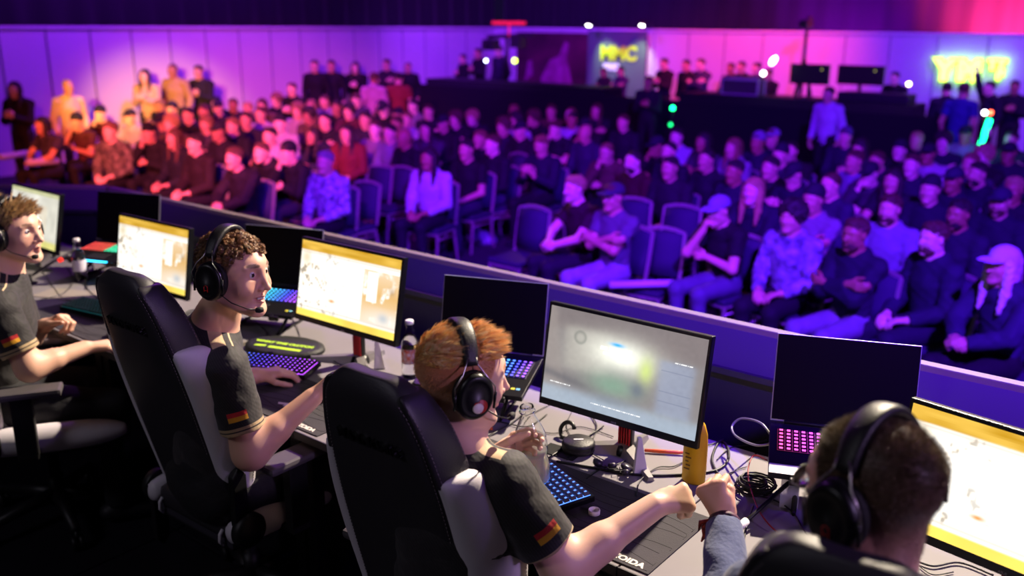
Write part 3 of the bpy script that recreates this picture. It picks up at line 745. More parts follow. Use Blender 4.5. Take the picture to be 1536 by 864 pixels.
strand_hair('hair', P2, J2, hm, 20000, .036, ['#6a4426', '#8a5e38', '#a87a4c', '#4c2f1a', '#c09460'], 1.06, line=.05, low=.012, back=.0, comb=(.1, .7, .1), sag=.1, curl=1.0, width=.0008, seed=2, parent=P2, clumps=420, pull=.8,
            lenfn=lambda q: np.clip(.35+(q[:, 2]-.02)/.06, .3, 1.)*(1+.35*np.clip((q[:, 1])/.06, 0, 1)))
strand_hair('side_hair', P2, J2, hm, 9000, .009, ['#33200f', '#44290f'], 1.06, line=.07, low=-.03, back=-.07, comb=(0, -.4, -.7), sag=.4, width=.0006, seed=9, parent=P2)
b = MB(); c2, R2_ = J2['head'], J2['HR']
tp = [c2+R2_@(V(x, .096-abs(x)**2*22, -.0645)*1.06) for x in np.linspace(-.017, .017, 7)]; b.tube(tp, .0028, 8); b.build('teeth', mat('teeth', '#e8e0d6', .3), P2, smooth=True)
headset(J2, label='black headset with red badge on the smiling curly-haired player', mic=1, sc=1.07)
# --- player 1: swept light brown hair, left edge
f1 = nz(V(.5, .86, 0)); J1 = skel(pel=V(-3.76, 1.43, 1.26), waist=V(-3.745, 1.44, 1.42), chest=V(-3.72, 1.46, 1.57), uch=V(-3.7, 1.475, 1.70), neck=V(-3.685, 1.485, 1.785), head=V(-3.64, 1.52, 1.935),
          fwd=f1, lat=V(f1[1], -f1[0], 0), shL=V(-3.85, 1.56, 1.68), shR=V(-3.55, 1.385, 1.675), HR=head_frame(CR*.97-CF*.22+V(0, 0, -.03), .0), ph=2.2, ar=1.1)
place_legs(J1, -3.76, 1.42, -.5)
J1['wrR'] = at(128, 522, z=1.462); J1['elR'] = at(45, 552, z=1.44)
J1['handR'] = dict(d=(.3, .95, -.05), n=(-.1, 0, -1), curl=(25, 40, 25))
J1['wrL'] = at(68, 488, z=1.52); J1['elL'], _ = ik(J1['shL'], J1['wrL'], .285, .25, (-.3, .3, -1)); J1['handL'] = dict(d=CR*.9+V(0, 0, .4), n=V(.2, -.3, -1), curl=(55, 75, 40))
pt1 = arm_patches(J1, 'R', -CF+CR*.3, .72, .46); pt1 += stripes(J1)
P1 = make_player('swept', J1, 'person at the left edge with swept light brown hair, black jersey, hand on the desk', '#deae96', '#b4605a', '#6a4a30', dict(mask=dict(line=.06, low=-.02, back=-.08)), pt1, 0, 1.0, vox=.0038, brow='#6a4a30')
strand_hair('hair', P1, J1, hm, 14000, .045, ['#a08050', '#c4a470', '#e4cc98', '#80623a'], line=.05, low=.015, back=.0, comb=(-.3, .8, .35), sag=.5, width=.0009, seed=4, parent=P1, clumps=260, pull=.5, lay=.5, lenfn=lambda q: np.clip(.3+(q[:, 2]-.02)/.06, .25, 1.))
strand_hair('side_hair', P1, J1, hm, 7000, .01, ['#5a3c22', '#6f4c2c'], line=.07, low=-.03, back=-.07, comb=(0, -.5, -.7), sag=.4, width=.0006, seed=19, parent=P1)
headset(J1, label='black headset on the player at the left edge', mic=1)
# --- player 4: back of a close-cropped head, glasses, blue sleeve
f4 = nz(V(-.2, 1, 0)); h4 = nz(V(CF[0], CF[1], 0)); h4 = Rz(math.radians(34))@h4
J4 = skel(pel=V(-.36, 1.40, 1.27), waist=V(-.355, 1.38, 1.44), chest=V(-.35, 1.36, 1.62), uch=V(-.345, 1.345, 1.775), neck=V(-.345, 1.365, 1.845), head=V(-.372, 1.42, 1.995),
          fwd=f4, lat=V(f4[1], -f4[0], 0), shL=V(-.535, 1.39, 1.735), shR=V(-.16, 1.345, 1.745), HR=head_frame(h4+V(0, 0, -.12), .03), ph=3.)
place_legs(J4, -.36, 1.4)
J4['wrL'] = V(-.79, 1.80, 1.612); J4['elL'], _ = ik(J4['shL'], J4['wrL'], .30, .27, (-.2, .1, -1))
J4['handL'] = dict(d=V(0, 0, .8)+CF*.42-CR*.28, n=CF*.75+CR*.45-V(0, 0, .1), curl=(80, 96, 60), thumb=(.8, .2, .5), thumb2=(.5, -.5, .8))
J4['wrR'] = V(-.06, 1.85, 1.465); J4['elR'], _ = ik(J4['shR'], J4['wrR'], .29, .26, (.6, -.2, -1)); J4['handR'] = dict(d=(-.2, .95, 0), n=(0, 0, -1), curl=(20, 30, 20))
hood = mat('hoodie_navy', '#4a5478', .85, bump=(70, .3), noise=(40, .3, '#3c4566'), sheen=.2)
P4 = make_player('cropped', J4, 'person seen from behind with close-cropped brown hair, glasses and a blue sleeve', '#d8a58a', '#a65a50', '#3a2a22', dict(mask=dict(line=.06, low=-.03, back=-.095)), [], 0, 1.06, sleeve=(1, .95), shirt=hood, brow='#3a2a22', fade=lambda q: np.clip((q[:, 2]+.12)/.12, .3, 1))
strand_hair('hair', P4, J4, hm, 30000, .0075, ['#40342a', '#6a5846', '#94805e', '#32281f'], 1.06, line=.06, low=-.02, back=-.09, comb=(.1, .5, -.1), sag=.3, width=.0005, seed=6, parent=P4, lenfn=lambda q: np.clip(.45+q[:, 2]/.06, .4, 1.6))
headset(J4, label='black headset on the close-cropped player seen from behind', sc=1.09, mic=0)
# glasses of player 4
c4, R4 = J4['head'], J4['HR']; Pg = lambda x, y, z: c4+R4@(V(x, y, z)*1.06)
g = empty('glasses', (0, 0, 0), 0, 'thin dark framed glasses worn by the close-cropped player', 'glasses')
fm = mat('glasses_frame', '#1c1418', .3); gl = mat('glasses_lens', '#ffffff', .02, trans=1, ior=1.3)
for x in (-1, 1):
    ring = [Pg(x*.034+.025*math.cos(a), .105, .004+.018*math.sin(a)) for a in np.linspace(0, 2*math.pi, 25)]
    b = MB(); b.tube(ring, .0014, 6); b.build('rim', fm, g, smooth=True)
    b = MB(); b.lathe([(0, -.0006), (.0235, -.0006), (.0235, .0006), (0, .0006)], Pg(x*.034, .105, .004), np.stack([R4[:, 0], R4[:, 2]*.74, R4[:, 1]], 1), 24); b.build('lens', gl, g, smooth=True)
    b = MB(); b.tube([Pg(x*.06, .104, .009), Pg(x*.079, .09, .01), Pg(x*.082, .0, .008), Pg(x*.079, -.02, -.01)], .0015, 6); b.build('temple', fm, g, smooth=True)
b = MB(); b.tube([Pg(-.01, .106, .008), Pg(0, .109, .01), Pg(.01, .106, .008)], .0013, 6); b.build('bridge', fm, g, smooth=True)
# wristbands
def band(J, q, t, r, col, nm, label, w=.006):
    wr, el = V(*J['wr'+q]), V(*J['el'+q]); a = nz(wr-el); c = wr-a*t; fr = frame(a); b = MB()
    b.lathe([(r, -w), (r+.003, -w), (r+.003, w), (r, w), (r, -w)], c, fr, 28, cap=False); return tag(b.build(nm, col, None, smooth=True), label, 'wristband')
band(J4, 'L', .004, .034, mat('band_dark', '#181420', .6, noise=(90, 1, '#5c2a4a')), 'wristband', 'dark woven wristband on the blue-sleeved wrist', .006)
wr = J4['wrL']; b = MB(); b.tube([wr-CR*.034+V(0, 0, .004), wr-CR*.045-V(0, 0, .012), wr-CR*.043-V(0, 0, .034), wr-CR*.05-V(0, 0, .05)], [.007, .008, .006, .002], 8)
b.tube([wr-CR*.036+V(0, 0, .004), wr-CR*.055-V(0, 0, .0), wr-CR*.058-V(0, 0, .022)], [.005, .006, .002], 8)
tag(b.build('festival_bracelet', mat('bracelet_red', '#5a1420', .6, noise=(120, 1, '#c8452a')), None, smooth=True), 'red and dark knotted cloth bracelet hanging at the blue-sleeved wrist', 'bracelet')
# ---------------------------------------------------------------- hall shell
FLOORM = mat('hall_carpet', '#2a2630', .9, noise=(6, .6, '#1c1a22'), bump=(120, .3))
b = MB(); b.box((-6, 9, -.05), (30, 32, .1)); struct(b.build('floor', FLOORM))
pan = mat('partition_white', '#c9c6cc', .6, noise=(1.5, .25, '#bcb8c0')); seam = mat('partition_profile', '#9a96a2', .45, .2); capm = mat('partition_cap', '#d8d4da', .4)
WX, WY, WH = -17.3, 21.0, 2.55
def wall_part(nm, p0, p1, n_, w=.96):
    p0 = V(*p0); p1 = V(*p1); L = np.linalg.norm(p1-p0); d = nz(p1-p0); nn = V(-d[1], d[0], 0)*n_; R = np.stack([d, nn, V(0, 0, 1)], 1)
    b = MB(); b.box((p0+p1)/2+V(0, 0, WH/2)-nn*.03, (L, .06, WH), R); w_ = struct(b.build(nm, pan))
    b = MB(); k = .4
    while k < L:
        b.box(p0+d*k+V(0, 0, WH/2)+nn*.006, (.024, .03, WH), R); k += w
    b.build('panel_profile', seam, w_)
    b = MB(); b.box((p0+p1)/2+V(0, 0, WH+.02), (L, .1, .05), R); b.build('top_rail', capm, w_)
    return w_
wall_part('wall_left', (WX, -6.9, 0), (WX, WY, 0), -1, .82)
wall_part('wall_back', (WX, WY, 0), (8.9, WY, 0), -1, .96)
# tall dark drapes of the hall behind the partition
dr = mat('drape_black', '#2b2730', .85, sheen=.2)
def drape(nm, p0, p1, z0, z1, nn, amp=.06, step=.09):
    p0 = V(*p0); p1 = V(*p1); L = np.linalg.norm(p1-p0); d = nz(p1-p0); nn = V(*nn); vs = []; fs = []; n = int(L/step); r = np.random.RandomState(4); ph = 0
    for i in range(n+1):
        ph += .55+.5*r.rand(); p = p0+d*L*i/n+nn*(amp*math.sin(ph)+.25*amp*math.sin(ph*.31))
        vs += [p+V(0, 0, z0), p+V(0, 0, z1)]
    for i in range(n): fs.append((2*i, 2*i+2, 2*i+3, 2*i+1))
    o = mesh_from(nm, vs, fs, dr, None, True); md = o.modifiers.new('s', 'SOLIDIFY'); md.thickness = .01; return struct(o)
drape('wall_back_drape', (-19.5, 24.2, 0), (9.3, 24.2, 0), 0, 8, (0, -1, 0)); drape('wall_left_drape', (-19.8, -6.5, 0), (-19.8, 24.0, 0), 0, 8, (1, 0, 0))
b = MB(); b.box((9.4, 8.6, 4), (.1, 31.5, 8)); struct(b.build('wall_right', mat('hall_black', '#141217', .9)))
b = MB(); b.box((-5.3, -7, 4), (29.2, .1, 8)); struct(b.build('wall_front', mat('hall_black', '#141217', .9)))
b = MB(); b.box((-5.3, 8.6, 8.05), (29.3, 31.4, .1)); struct(b.build('ceiling', mat('hall_black', '#141217', .9)))
# ---------------------------------------------------------------- stage platform
b = MB(); b.box((-2.6, -.6, STAGE/2-.01), (9.6, 7.1, STAGE-.03)); b.mi = 0
struct(b.build('stage_platform', mat('stage_black', '#0d0c11', .55, noise=(8, .4, '#16151c'))))
b = MB()
for i in range(8):
    for j in range(6): b.box((-6.2+i*1.2, -3.5+j*1.18, STAGE-.0125), (1.19, 1.17, .025), bev=.003)
struct(b.build('floor_stage_deck', mat('stage_deck', '#121118', .5, noise=(10, .5, '#1b1a22'), bump=(200, .2))))
# ---------------------------------------------------------------- desks
DT = mat('desk_laminate', '#7f7a7e', .62, noise=(5, .35, '#767176'), spec=.3); DE = mat('desk_edge', '#2a282c', .5); DL = mat('desk_leg', '#17161a', .45, .3)
def desk(x0, x1, label):
    root = empty('desk', ((x0+x1)/2, 2.15, STAGE), 0, label, 'desk', 'desks joined in one row along the stage edge'); w = x1-x0-.004
    b = MB(); b.box((0, 0, .727), (w, .815, .026)); b.build('desk_top', DT, root, bev=.003)
    b = MB(); b.box((0, -.4085, .727), (w, .004, .028)); b.build('edge_band', DE, root)
    for sx in (-1, 1):
        for sy in (-1, 1):
            b = MB(); b.box((sx*(w/2-.03), sy*.36, .357), (.045, .045, .713)); b.build('leg', DL, root)
    b = MB(); b.box((0, .36, .6), (w-.1, .02, .18)); b.build('modesty_panel', DL, root)
    return root
xs = [-5.55, -4.86, -3.57, -2.29, -1.035, .22, 1.5]
where = ['at the far left end', 'in front of the player at the left edge', 'with the oval pouch printed in green', 'holding the bottle and keyboard of the red-haired player', 'with the coiled cables', 'at the right end under the bright monitor']
for a, c, l in zip(xs[:-1], xs[1:], ['far left desk of the row, beside the bend of the barrier', 'pale desk in front of the player at the left edge', 'pale desk carrying the oval pouch with green print', 'pale desk carrying the yellow bottle and the bottle cap', 'pale desk carrying the coil of black cable', 'pale desk at the right end of the row']): desk(a, c, l)
# ---------------------------------------------------------------- barrier along the stage edge
BM = mat('barrier_panel', '#17151f', .5, noise=(3, .3, '#1f1c2b')); BL = mat('barrier_ledge', '#37323c', .6, spec=.2); BC = mat('barrier_cap', '#6a5c54', .6, spec=.2); LINE = mat('barrier_print', '#cfcad8', .5)
def barrier(p0, p1, label, marks=()):
    """p0 -> p1 along the top cap line"""
    p0 = V(p0[0], p0[1], 0); p1 = V(p1[0], p1[1], 0); L = np.linalg.norm(p1-p0); d = nz(p1-p0); nn = V(-d[1], d[0], 0)
    root = empty('barrier', (p0+p1)/2+V(0, 0, -.03), math.atan2(d[1], d[0]), label, 'barrier', 'stage edge barrier sections')
    b = MB(); b.box((0, -.1, .84), (L, .03, 1.6)); b.build('dark_panel', BM, root)
    b = MB(); b.prism([(-.1, 1.64), (-.02, 1.752), (-.02, 1.70), (-.1, 1.60)], L, np.stack([V(0, 1, 0), V(0, 0, 1), V(1, 0, 0)], 1), (-L/2, 0, 0)); b.build('ledge', BL, root, bev=.003)
    b = MB(); b.box((0, .0, 1.757), (L, .04, .03), bev=.004); b.build('top_cap', BC, root)
    b = MB(); b.box((0, .0, .9), (L, .03, 1.70)); b.build('outer_panel', BM, root)
    b = MB(); b.box((0, -.119, 1.632), (L, .01, .024), bev=.002); b.build('lower_trim', mat('barrier_trim', '#242029', .4), root)
    b = MB(); z = lambda t: 1.64+(t+.1)/.08*.112+.0015
    for x in marks:
        b.box((x, -.06, z(-.06)), (.004, .125, .001), Rx(math.atan2(.112, .08)))
        for s in (-1, 1):
            b.tube([(x+s*.04, -.09, z(-.09)), (x+s*.075, -.04, z(-.04))], .0018, 4)
    if marks: b.build('printed_marks', LINE, root)
    return root
barrier((-5.36, 2.835), (-2.2, 2.835), 'stage edge barrier behind the left pair of players', (.9,)); barrier((-2.2, 2.835), (1.9, 2.835), 'stage edge barrier with printed marks behind the right pair of players', (-.1, .6, 1.4))
barrier((-6.9, 1.80), (-5.40, 2.835), 'short barrier section angled back at the left end')
# ---------------------------------------------------------------- screens
def smooth_noise(h, w, s, seed):
    r = np.random.RandomState(seed); g = r.rand(int(h/s)+3, int(w/s)+3); y = np.arange(h)/s; x = np.arange(w)/s; y0 = y.astype(int); x0 = x.astype(int); fy = (y-y0)[:, None]; fx = (x-x0)[None]
    fy = fy*fy*(3-2*fy); fx = fx*fx*(3-2*fx)
    return g[y0][:, x0]*(1-fy)*(1-fx)+g[y0+1][:, x0]*fy*(1-fx)+g[y0][:, x0+1]*(1-fy)*fx+g[y0+1][:, x0+1]*fy*fx
SW, SH = 200, 112
def pic_game(seed, gold=1.):
    """washed-out bright game view with golden bands top and bottom; row 0 = top"""
    v, u = np.meshgrid(np.linspace(0, 1, SH), np.linspace(0, 1, SW), indexing='ij'); C = np.zeros((SH, SW, 3))
    n1 = smooth_noise(SH, SW, 9, seed); n2 = smooth_noise(SH, SW, 3.2, seed+1); n3 = smooth_noise(SH, SW, 22, seed+2)
    white = np.array([1.0, .97, .9]); g1 = np.array([.52, .27, .01]); g2 = np.array([.8, .5, .08]); br = np.array([.45, .3, .16])
    C[:] = white
    d = np.clip((n1*n2-.38)*4, 0, 1)*np.clip(1-(np.abs(u-.5)*1.2), 0, 1)*.0
    dl = np.clip((n1-.5)*3, 0, 1)*np.clip(.42-u, 0, .4)*2.2*np.clip((n2-.3)*2, 0, 1); dl = np.clip(dl*1.8, 0, 1); C = C*(1-dl[..., None]*.8)+np.array([.62, .42, .18])*dl[..., None]*.8; dk_ = np.clip((n2-.62)*6, 0, 1)*np.clip((n1-.45)*4, 0, 1)*np.clip(.62-u, 0, .5)*1.6; C = C*(1-dk_[..., None])+np.array([.3, .28, .26])*dk_[..., None]
    rr = ((u > .66) & (v > .2) & (v < .86)).astype(float)*np.clip(1-np.abs(v-.5)*1.1, 0, 1); rr *= (1-((u > .7) & (u < .8) & (v > .22) & (v < .6)))
    C = C*(1-rr[..., None]*.85)+np.array([.68, .36, .04])*rr[..., None]*.85
    bl = np.clip((n1-.6)*5, 0, 1)*rr*np.clip(n2*1.5, 0, 1); C = C*(1-bl[..., None])+white*bl[..., None]
    fl = np.clip((v-.62)*6, 0, 1)*np.clip((u-.6)*4, 0, 1)*(u > v*.2+.45); C = C*(1-fl[..., None]*.8)+np.array([.88, .82, .74])*fl[..., None]*.8
    pt = np.exp(-(((u-.36)/.03)**2+((v-.72)/.02)**2)); C = C*(1-pt[..., None])+np.array([.8, .3, .05])*pt[..., None]
    pt = np.exp(-(((u-.88)/.05)**2+((v-.77)/.06)**2)); C = C*(1-pt[..., None]*.8)+np.array([.45, .5, .55])*pt[..., None]*.8
    pt = np.exp(-(((u-.94)/.03)**2+((v-.42)/.05)**2)); C = C*(1-pt[..., None]*.7)+br*pt[..., None]*.7
    pt = np.exp(-(((u-.06)/.05)**2+((v-.22)/.09)**2)); C = C*(1-pt[..., None]*.6)+np.array([.6, .45, .15])*pt[..., None]*.6
    tb = np.clip((.13-v)/.015, 0, 1); bb = np.clip((v-.9)/.015, 0, 1)
    n4 = smooth_noise(SH*6, SW, 26, seed+5)[::6]; n4 = np.repeat(n4[::2], 2, 0)[:SH]; top = g1*(1-n4[..., None])+g2*n4[..., None]; C = C*(1-tb[..., None])+top*tb[..., None]; C = C*(1-bb[..., None])+(np.array([1., .72, .12])*(.8+.3*n3[..., None]))*bb[..., None]
    gr = np.exp(-((v-.145)/.012)**2)+np.exp(-((v-.87)/.012)**2); C = C*(1-gr[..., None]*.5)+np.array([.5, .4, .3])*gr[..., None]*.5
    return np.clip(C, 0, 1)
def pic_room():
    v, u = np.meshgrid(np.linspace(0, 1, SH), np.linspace(0, 1, SW), indexing='ij'); C = np.zeros((SH, SW, 3)); C[:] = (.33, .31, .31)
    def put(w, c): 
        nonlocal C
        C = C*(1-w[..., None])+np.array(c)*w[..., None]
    sg = lambda x, s=.02: 1/(1+np.exp(-x/s))
    put(sg(.22-v+u*.06), (.30, .27, .27)); put(sg(.02+.12*v-u+.02, .01)*.6, (.42, .38, .36)); put(sg(u-.12)*sg(.42-u)*sg(v-.17)*sg(.62-v), (.47, .45, .42))
    put(np.exp(-(((u-.5)/.2)**2+((v-.36)/.17)**2)), (.92, .93, .84)); put(np.exp(-(((u-.47)/.16)**2+((v-.68)/.12)**2))*.7, (.3, .46, .36)); put(np.exp(-(((u-.66)/.045)**2+((v-.45)/.13)**2))*.8, (.62, .72, .28))
    put(sg(u-.74, .01)*sg(.95-u, .01)*sg(v-.3, .01)*sg(.84-v, .01)*.75, (.38, .42, .52)); put(np.exp(-(((u-.62)/.045)**2+((v-.66)/.08)**2))*.8, (.22, .25, .3))
    put(sg(v-.84+.0*u, .02)*.8, (.45, .52, .6)); put(np.exp(-(((v-.7-.25*u)/.05)**2))*sg(.3-u, .05)*.6, (.2, .2, .22)); put(np.exp(-(((u-.47)/.13)**2+((v-.84)/.045)**2))*.7, (.3, .33, .37))
    put(np.exp(-((((u-.22)/.035)**2+((v-.27)/.06)**2)-1)**2*3)*.4, (.2, .22, .2)); n = smooth_noise(SH, SW, 4, 5); C = C*(.975+.05*n[..., None])
    put(np.exp(-(((u-.465)/.04)**2+((v-.26)/.018)**2)), (.08, .5, .95))
    def line(x0, x1, y, th=.006, per=.012):
        w = ((u > x0) & (u < x1) & (np.abs(v-y) < th) & (np.sin(u*2*np.pi/per)+.6*np.sin(u*137) > -.6)).astype(float); put(w*.9, (1, 1, 1))
    line(.05, .19, .8, .007); line(.34, .66, .92, .006); line(.36, .44, .32, .016, .03); line(.38, .5, .37, .014, .03); line(.52, .56, .3, .012, .02); line(.82, .93, .3, .006)
    for k in range(4): put(((u > .75) & (u < .94) & (np.abs(v-.4-.1*k) < .004)).astype(float)*.5, (.25, .28, .36))
    return np.clip(C, 0, 1)
def pic_soft(seed):
    v, u = np.meshgrid(np.linspace(0, 1, SH), np.linspace(0, 1, SW), indexing='ij'); n = smooth_noise(SH, SW, 14, seed); C = np.zeros((SH, SW, 3)); C[:] = (.72, .7, .6)
    w = np.exp(-(((u-.5)/.16)**2+((v-.5)/.6)**2)); C = C*(1-w[..., None])+np.array([1, .97, .86])*w[..., None]
    w = ((u > .62) & (u < .78) & (v > .25) & (v < .7)).astype(float)*.6; C = C*(1-w[..., None])+np.array([.75, .66, .5])*w[..., None]
    w = np.clip((v-.85)/.05, 0, 1); C = C*(1-w[..., None])+np.array([.8, .75, .25])*w[..., None]; w = np.clip((.08-v)/.02, 0, 1); C = C*(1-w[..., None])+np.array([.62, .62, .35])*w[..., None]
    return np.clip(C*(.85+.3*n[..., None]), 0, 1)
def screen_mesh(name, pic, w, h, emis, parent, R, c):
    """flat panel of pixels, centred on c, in the plane of R's X and Z"""
    hh, ww = pic.shape[:2]; xs_ = np.linspace(-w/2, w/2, ww); zs = np.linspace(h/2, -h/2, hh); P = np.array([[x, 0, z] for z in zs for x in xs_])@R.T+V(*c)
    i = np.arange(hh-1)[:, None]*ww+np.arange(ww-1)[None]; q = np.stack([i+ww, i+ww+1, i+1, i], -1).reshape(-1, 4)
    m = _mats.get('screen_%g' % emis) or attr_mat('screen_%g' % emis, 'picture', .25, emis)
    me = np_mesh(name, P, q, m, False); set_color(me, 'picture', np.concatenate([pic.reshape(-1, 3), np.ones((hh*ww, 1))], 1)); return link(bpy.data.objects.new(name, me), parent)
BZ = mat('monitor_black', '#0c0c0e', .35); RED = mat('monitor_red', '#b81824', .35); FOOT = mat('monitor_foot', '#8c8889', .35, .5)
def monitor(x, y, z, yaw, tilt, pic, emis, label):
    root = empty('monitor', (x, y, DESK), yaw, label, 'monitor', 'gaming monitors on the desks'); hz = z-DESK
    T = Rx(-tilt); L = lambda a, b_, c: T@V(a, b_, c)+V(0, 0, hz)      # local tilted frame; face at y=0 plane looking -Y
    T = Rx(-tilt); w, h = .557, .333
    b = MB(); b.box(L(0, .0125, h/2), (w, .025, h), T, bev=.003); cs = b.build('casing', BZ, root)
    b = MB(); b.box(L(0, .035, h*.5), (w*.5, .03, h*.6), T, bev=.01); b.build('back_housing', BZ, root)
    screen_mesh('screen', pic, w-.018, h-.034, emis, root, T, L(0, -.0008, h/2+.006))
    text_obj('logo', 'ASUS', .0085, mat('logo_grey', '#8a8688', .4), T@np.stack([V(1, 0, 0), V(0, 0, 1), V(0, -1, 0)], 1), L(0, -.0006, .0065), .0004, root, 0)
    b = MB(); b.box((0, .085, .17+(hz-.12)/2), (.05, .022, .3), bev=.006); b.build('neck', BZ, root)
    b = MB()
    for k in range(5): b.box((-.018+k*.009, .0725, .1), (.0045, .006, .15), bev=.001)
    b.build('red_ribs', RED, root)
    b = MB(); b.box((0, .06, .155+hz*.4), (.09, .03, .07), bev=.008); b.build('tilt_bracket', BZ, root)
    b = MB(); b.lathe([(0, .035), (.03, .03), (.038, .012), (.04, 0), (0, 0)], (0, .085, 0), None, 24); b.build('hub', BZ, root, smooth=True)
    for a, Ln in ((-150, .2), (-38, .2), (90, .13)):
        d = V(math.cos(math.radians(a)), math.sin(math.radians(a)), 0); p = V(0, .085, 0); s = V(-d[1], d[0], 0); b = MB()
        secs = []
        for t, wd, ht in ((.02, .03, .034), (.5, .024, .024), (1, .012, .014)):
            c = p+d*Ln*t; secs.append([c+s*wd, c+s*wd*.6+V(0, 0, ht), c-s*wd*.6+V(0, 0, ht), c-s*wd])
        b.loft(secs, smooth=False); b.build('foot', FOOT, root)
    return root
monitor(-1.356, 2.217, 1.547, .024, .163, np.clip(pic_room()*1.08, 0, 1)**1.45, 1.3, 'monitor showing a grey room, in front of the red-haired player')
monitor(-2.592, 2.229, 1.571, .023, .184, pic_game(3), 1.25, 'bright yellow-banded monitor left of the red-haired player')
monitor(-3.911, 2.201, 1.495, .045, .166, pic_game(3), 1.2, 'bright yellow-banded monitor just left of the smiling player')
monitor(-5.186, 2.245, 1.494, 0, .206, pic_soft(2), 1.1, 'monitor at the far left behind the player with swept hair')
monitor(-.257, 2.11, 1.535, -.17, .163, pic_game(13), 1.35, 'bright monitor at the right edge beyond the close-cropped player')
# ---------------------------------------------------------------- laptops
def keygrid(b, rows, cols, kx, ky, R, o, h=.003, gap=.2, wide=()):
    """keycaps as low bevelled blocks; returns a centre per key"""
    out = []
    for r in range(rows):
        for c in range(cols):
            p = o+R@V((c+.5)*kx, -(r+.5)*ky, h/2); b.box(p, (kx*(1-gap), ky*(1-gap), h), R); out.append((p, c/(cols-1), r/(rows-1)))
    return out
def rainbow(u, v, mode):
    import colorsys
    h = {'laptop': lambda: (.97-.45*u) if u < .35 else .45+.28*((u-.35)/.65), 'laptop3': lambda: .36+.36*u, 'laptop2': lambda: .36+.42*u, 'laptop1': lambda: (0.0+.02*u) if u < .4 else .36+.1*u, 'blue': lambda: .64, 'purple': lambda: .63+.12*u, 'dimcyan': lambda: .52}[mode]() % 1
    return colorsys.hsv_to_rgb(h, .92, 1)
def key_glow_mat(name, es):
    return _mats.get(name) or attr_mat(name, 'glow', .5, es)
def glow_plate(name, n, m, w, d, R, o, mode, es, parent, cutoff=None, cover=1.):
    """backlight shining up between the keycaps"""
    xs_ = np.linspace(0, w, n); ys = np.linspace(0, -d, m); P = np.array([V(x, y, 0) for y in ys for x in xs_])@R.T+V(*o)
    i = np.arange(m-1)[:, None]*n+np.arange(n-1)[None]; q = np.stack([i+n, i+n+1, i+1, i], -1).reshape(-1, 4); me = np_mesh(name, P, q, key_glow_mat('glow_%g' % es, es), False)
    C = np.array([rainbow(x/w, -y/d, mode)+(1,) for y in ys for x in xs_]); set_color(me, 'glow', C); return link(bpy.data.objects.new(name, me), parent)
def legends(nc, nr, w, d, R, o, mode, es, parent, fx=.24, fy=.24):
    """lit characters on the key tops"""
    P = []; C = []; kx, ky = w/nc, d/nr
    for r in range(nr):
        for c in range(nc):
            x, y = (c+.5)*kx, -(r+.5)*ky
            for a, b_ in ((-1, -1), (1, -1), (1, 1), (-1, 1)): P.append(R@V(x+a*kx*fx, y+b_*ky*fy, 0)+V(*o)); C.append(rainbow(x/w, -y/d, mode)+(1,))
    me = np_mesh('key_legends', np.array(P), np.arange(len(P)).reshape(-1, 4), key_glow_mat('glow_%g' % es, es), False); set_color(me, 'glow', np.array(C)); return link(bpy.data.objects.new('key_legends', me), parent)
LB = mat('laptop_dark', '#1d1b22', .35, .4); LS = mat('laptop_silver', '#b8b4b8', .3, .8); LSC = mat('laptop_screen_off', '#0e0b0b', .4, spec=.06); KC = mat('keycap_black', '#101014', .4)
STK = [mat('sticker_yellow', '#d8d04a', .4), mat('sticker_blue', '#7ab8d8', .4)]
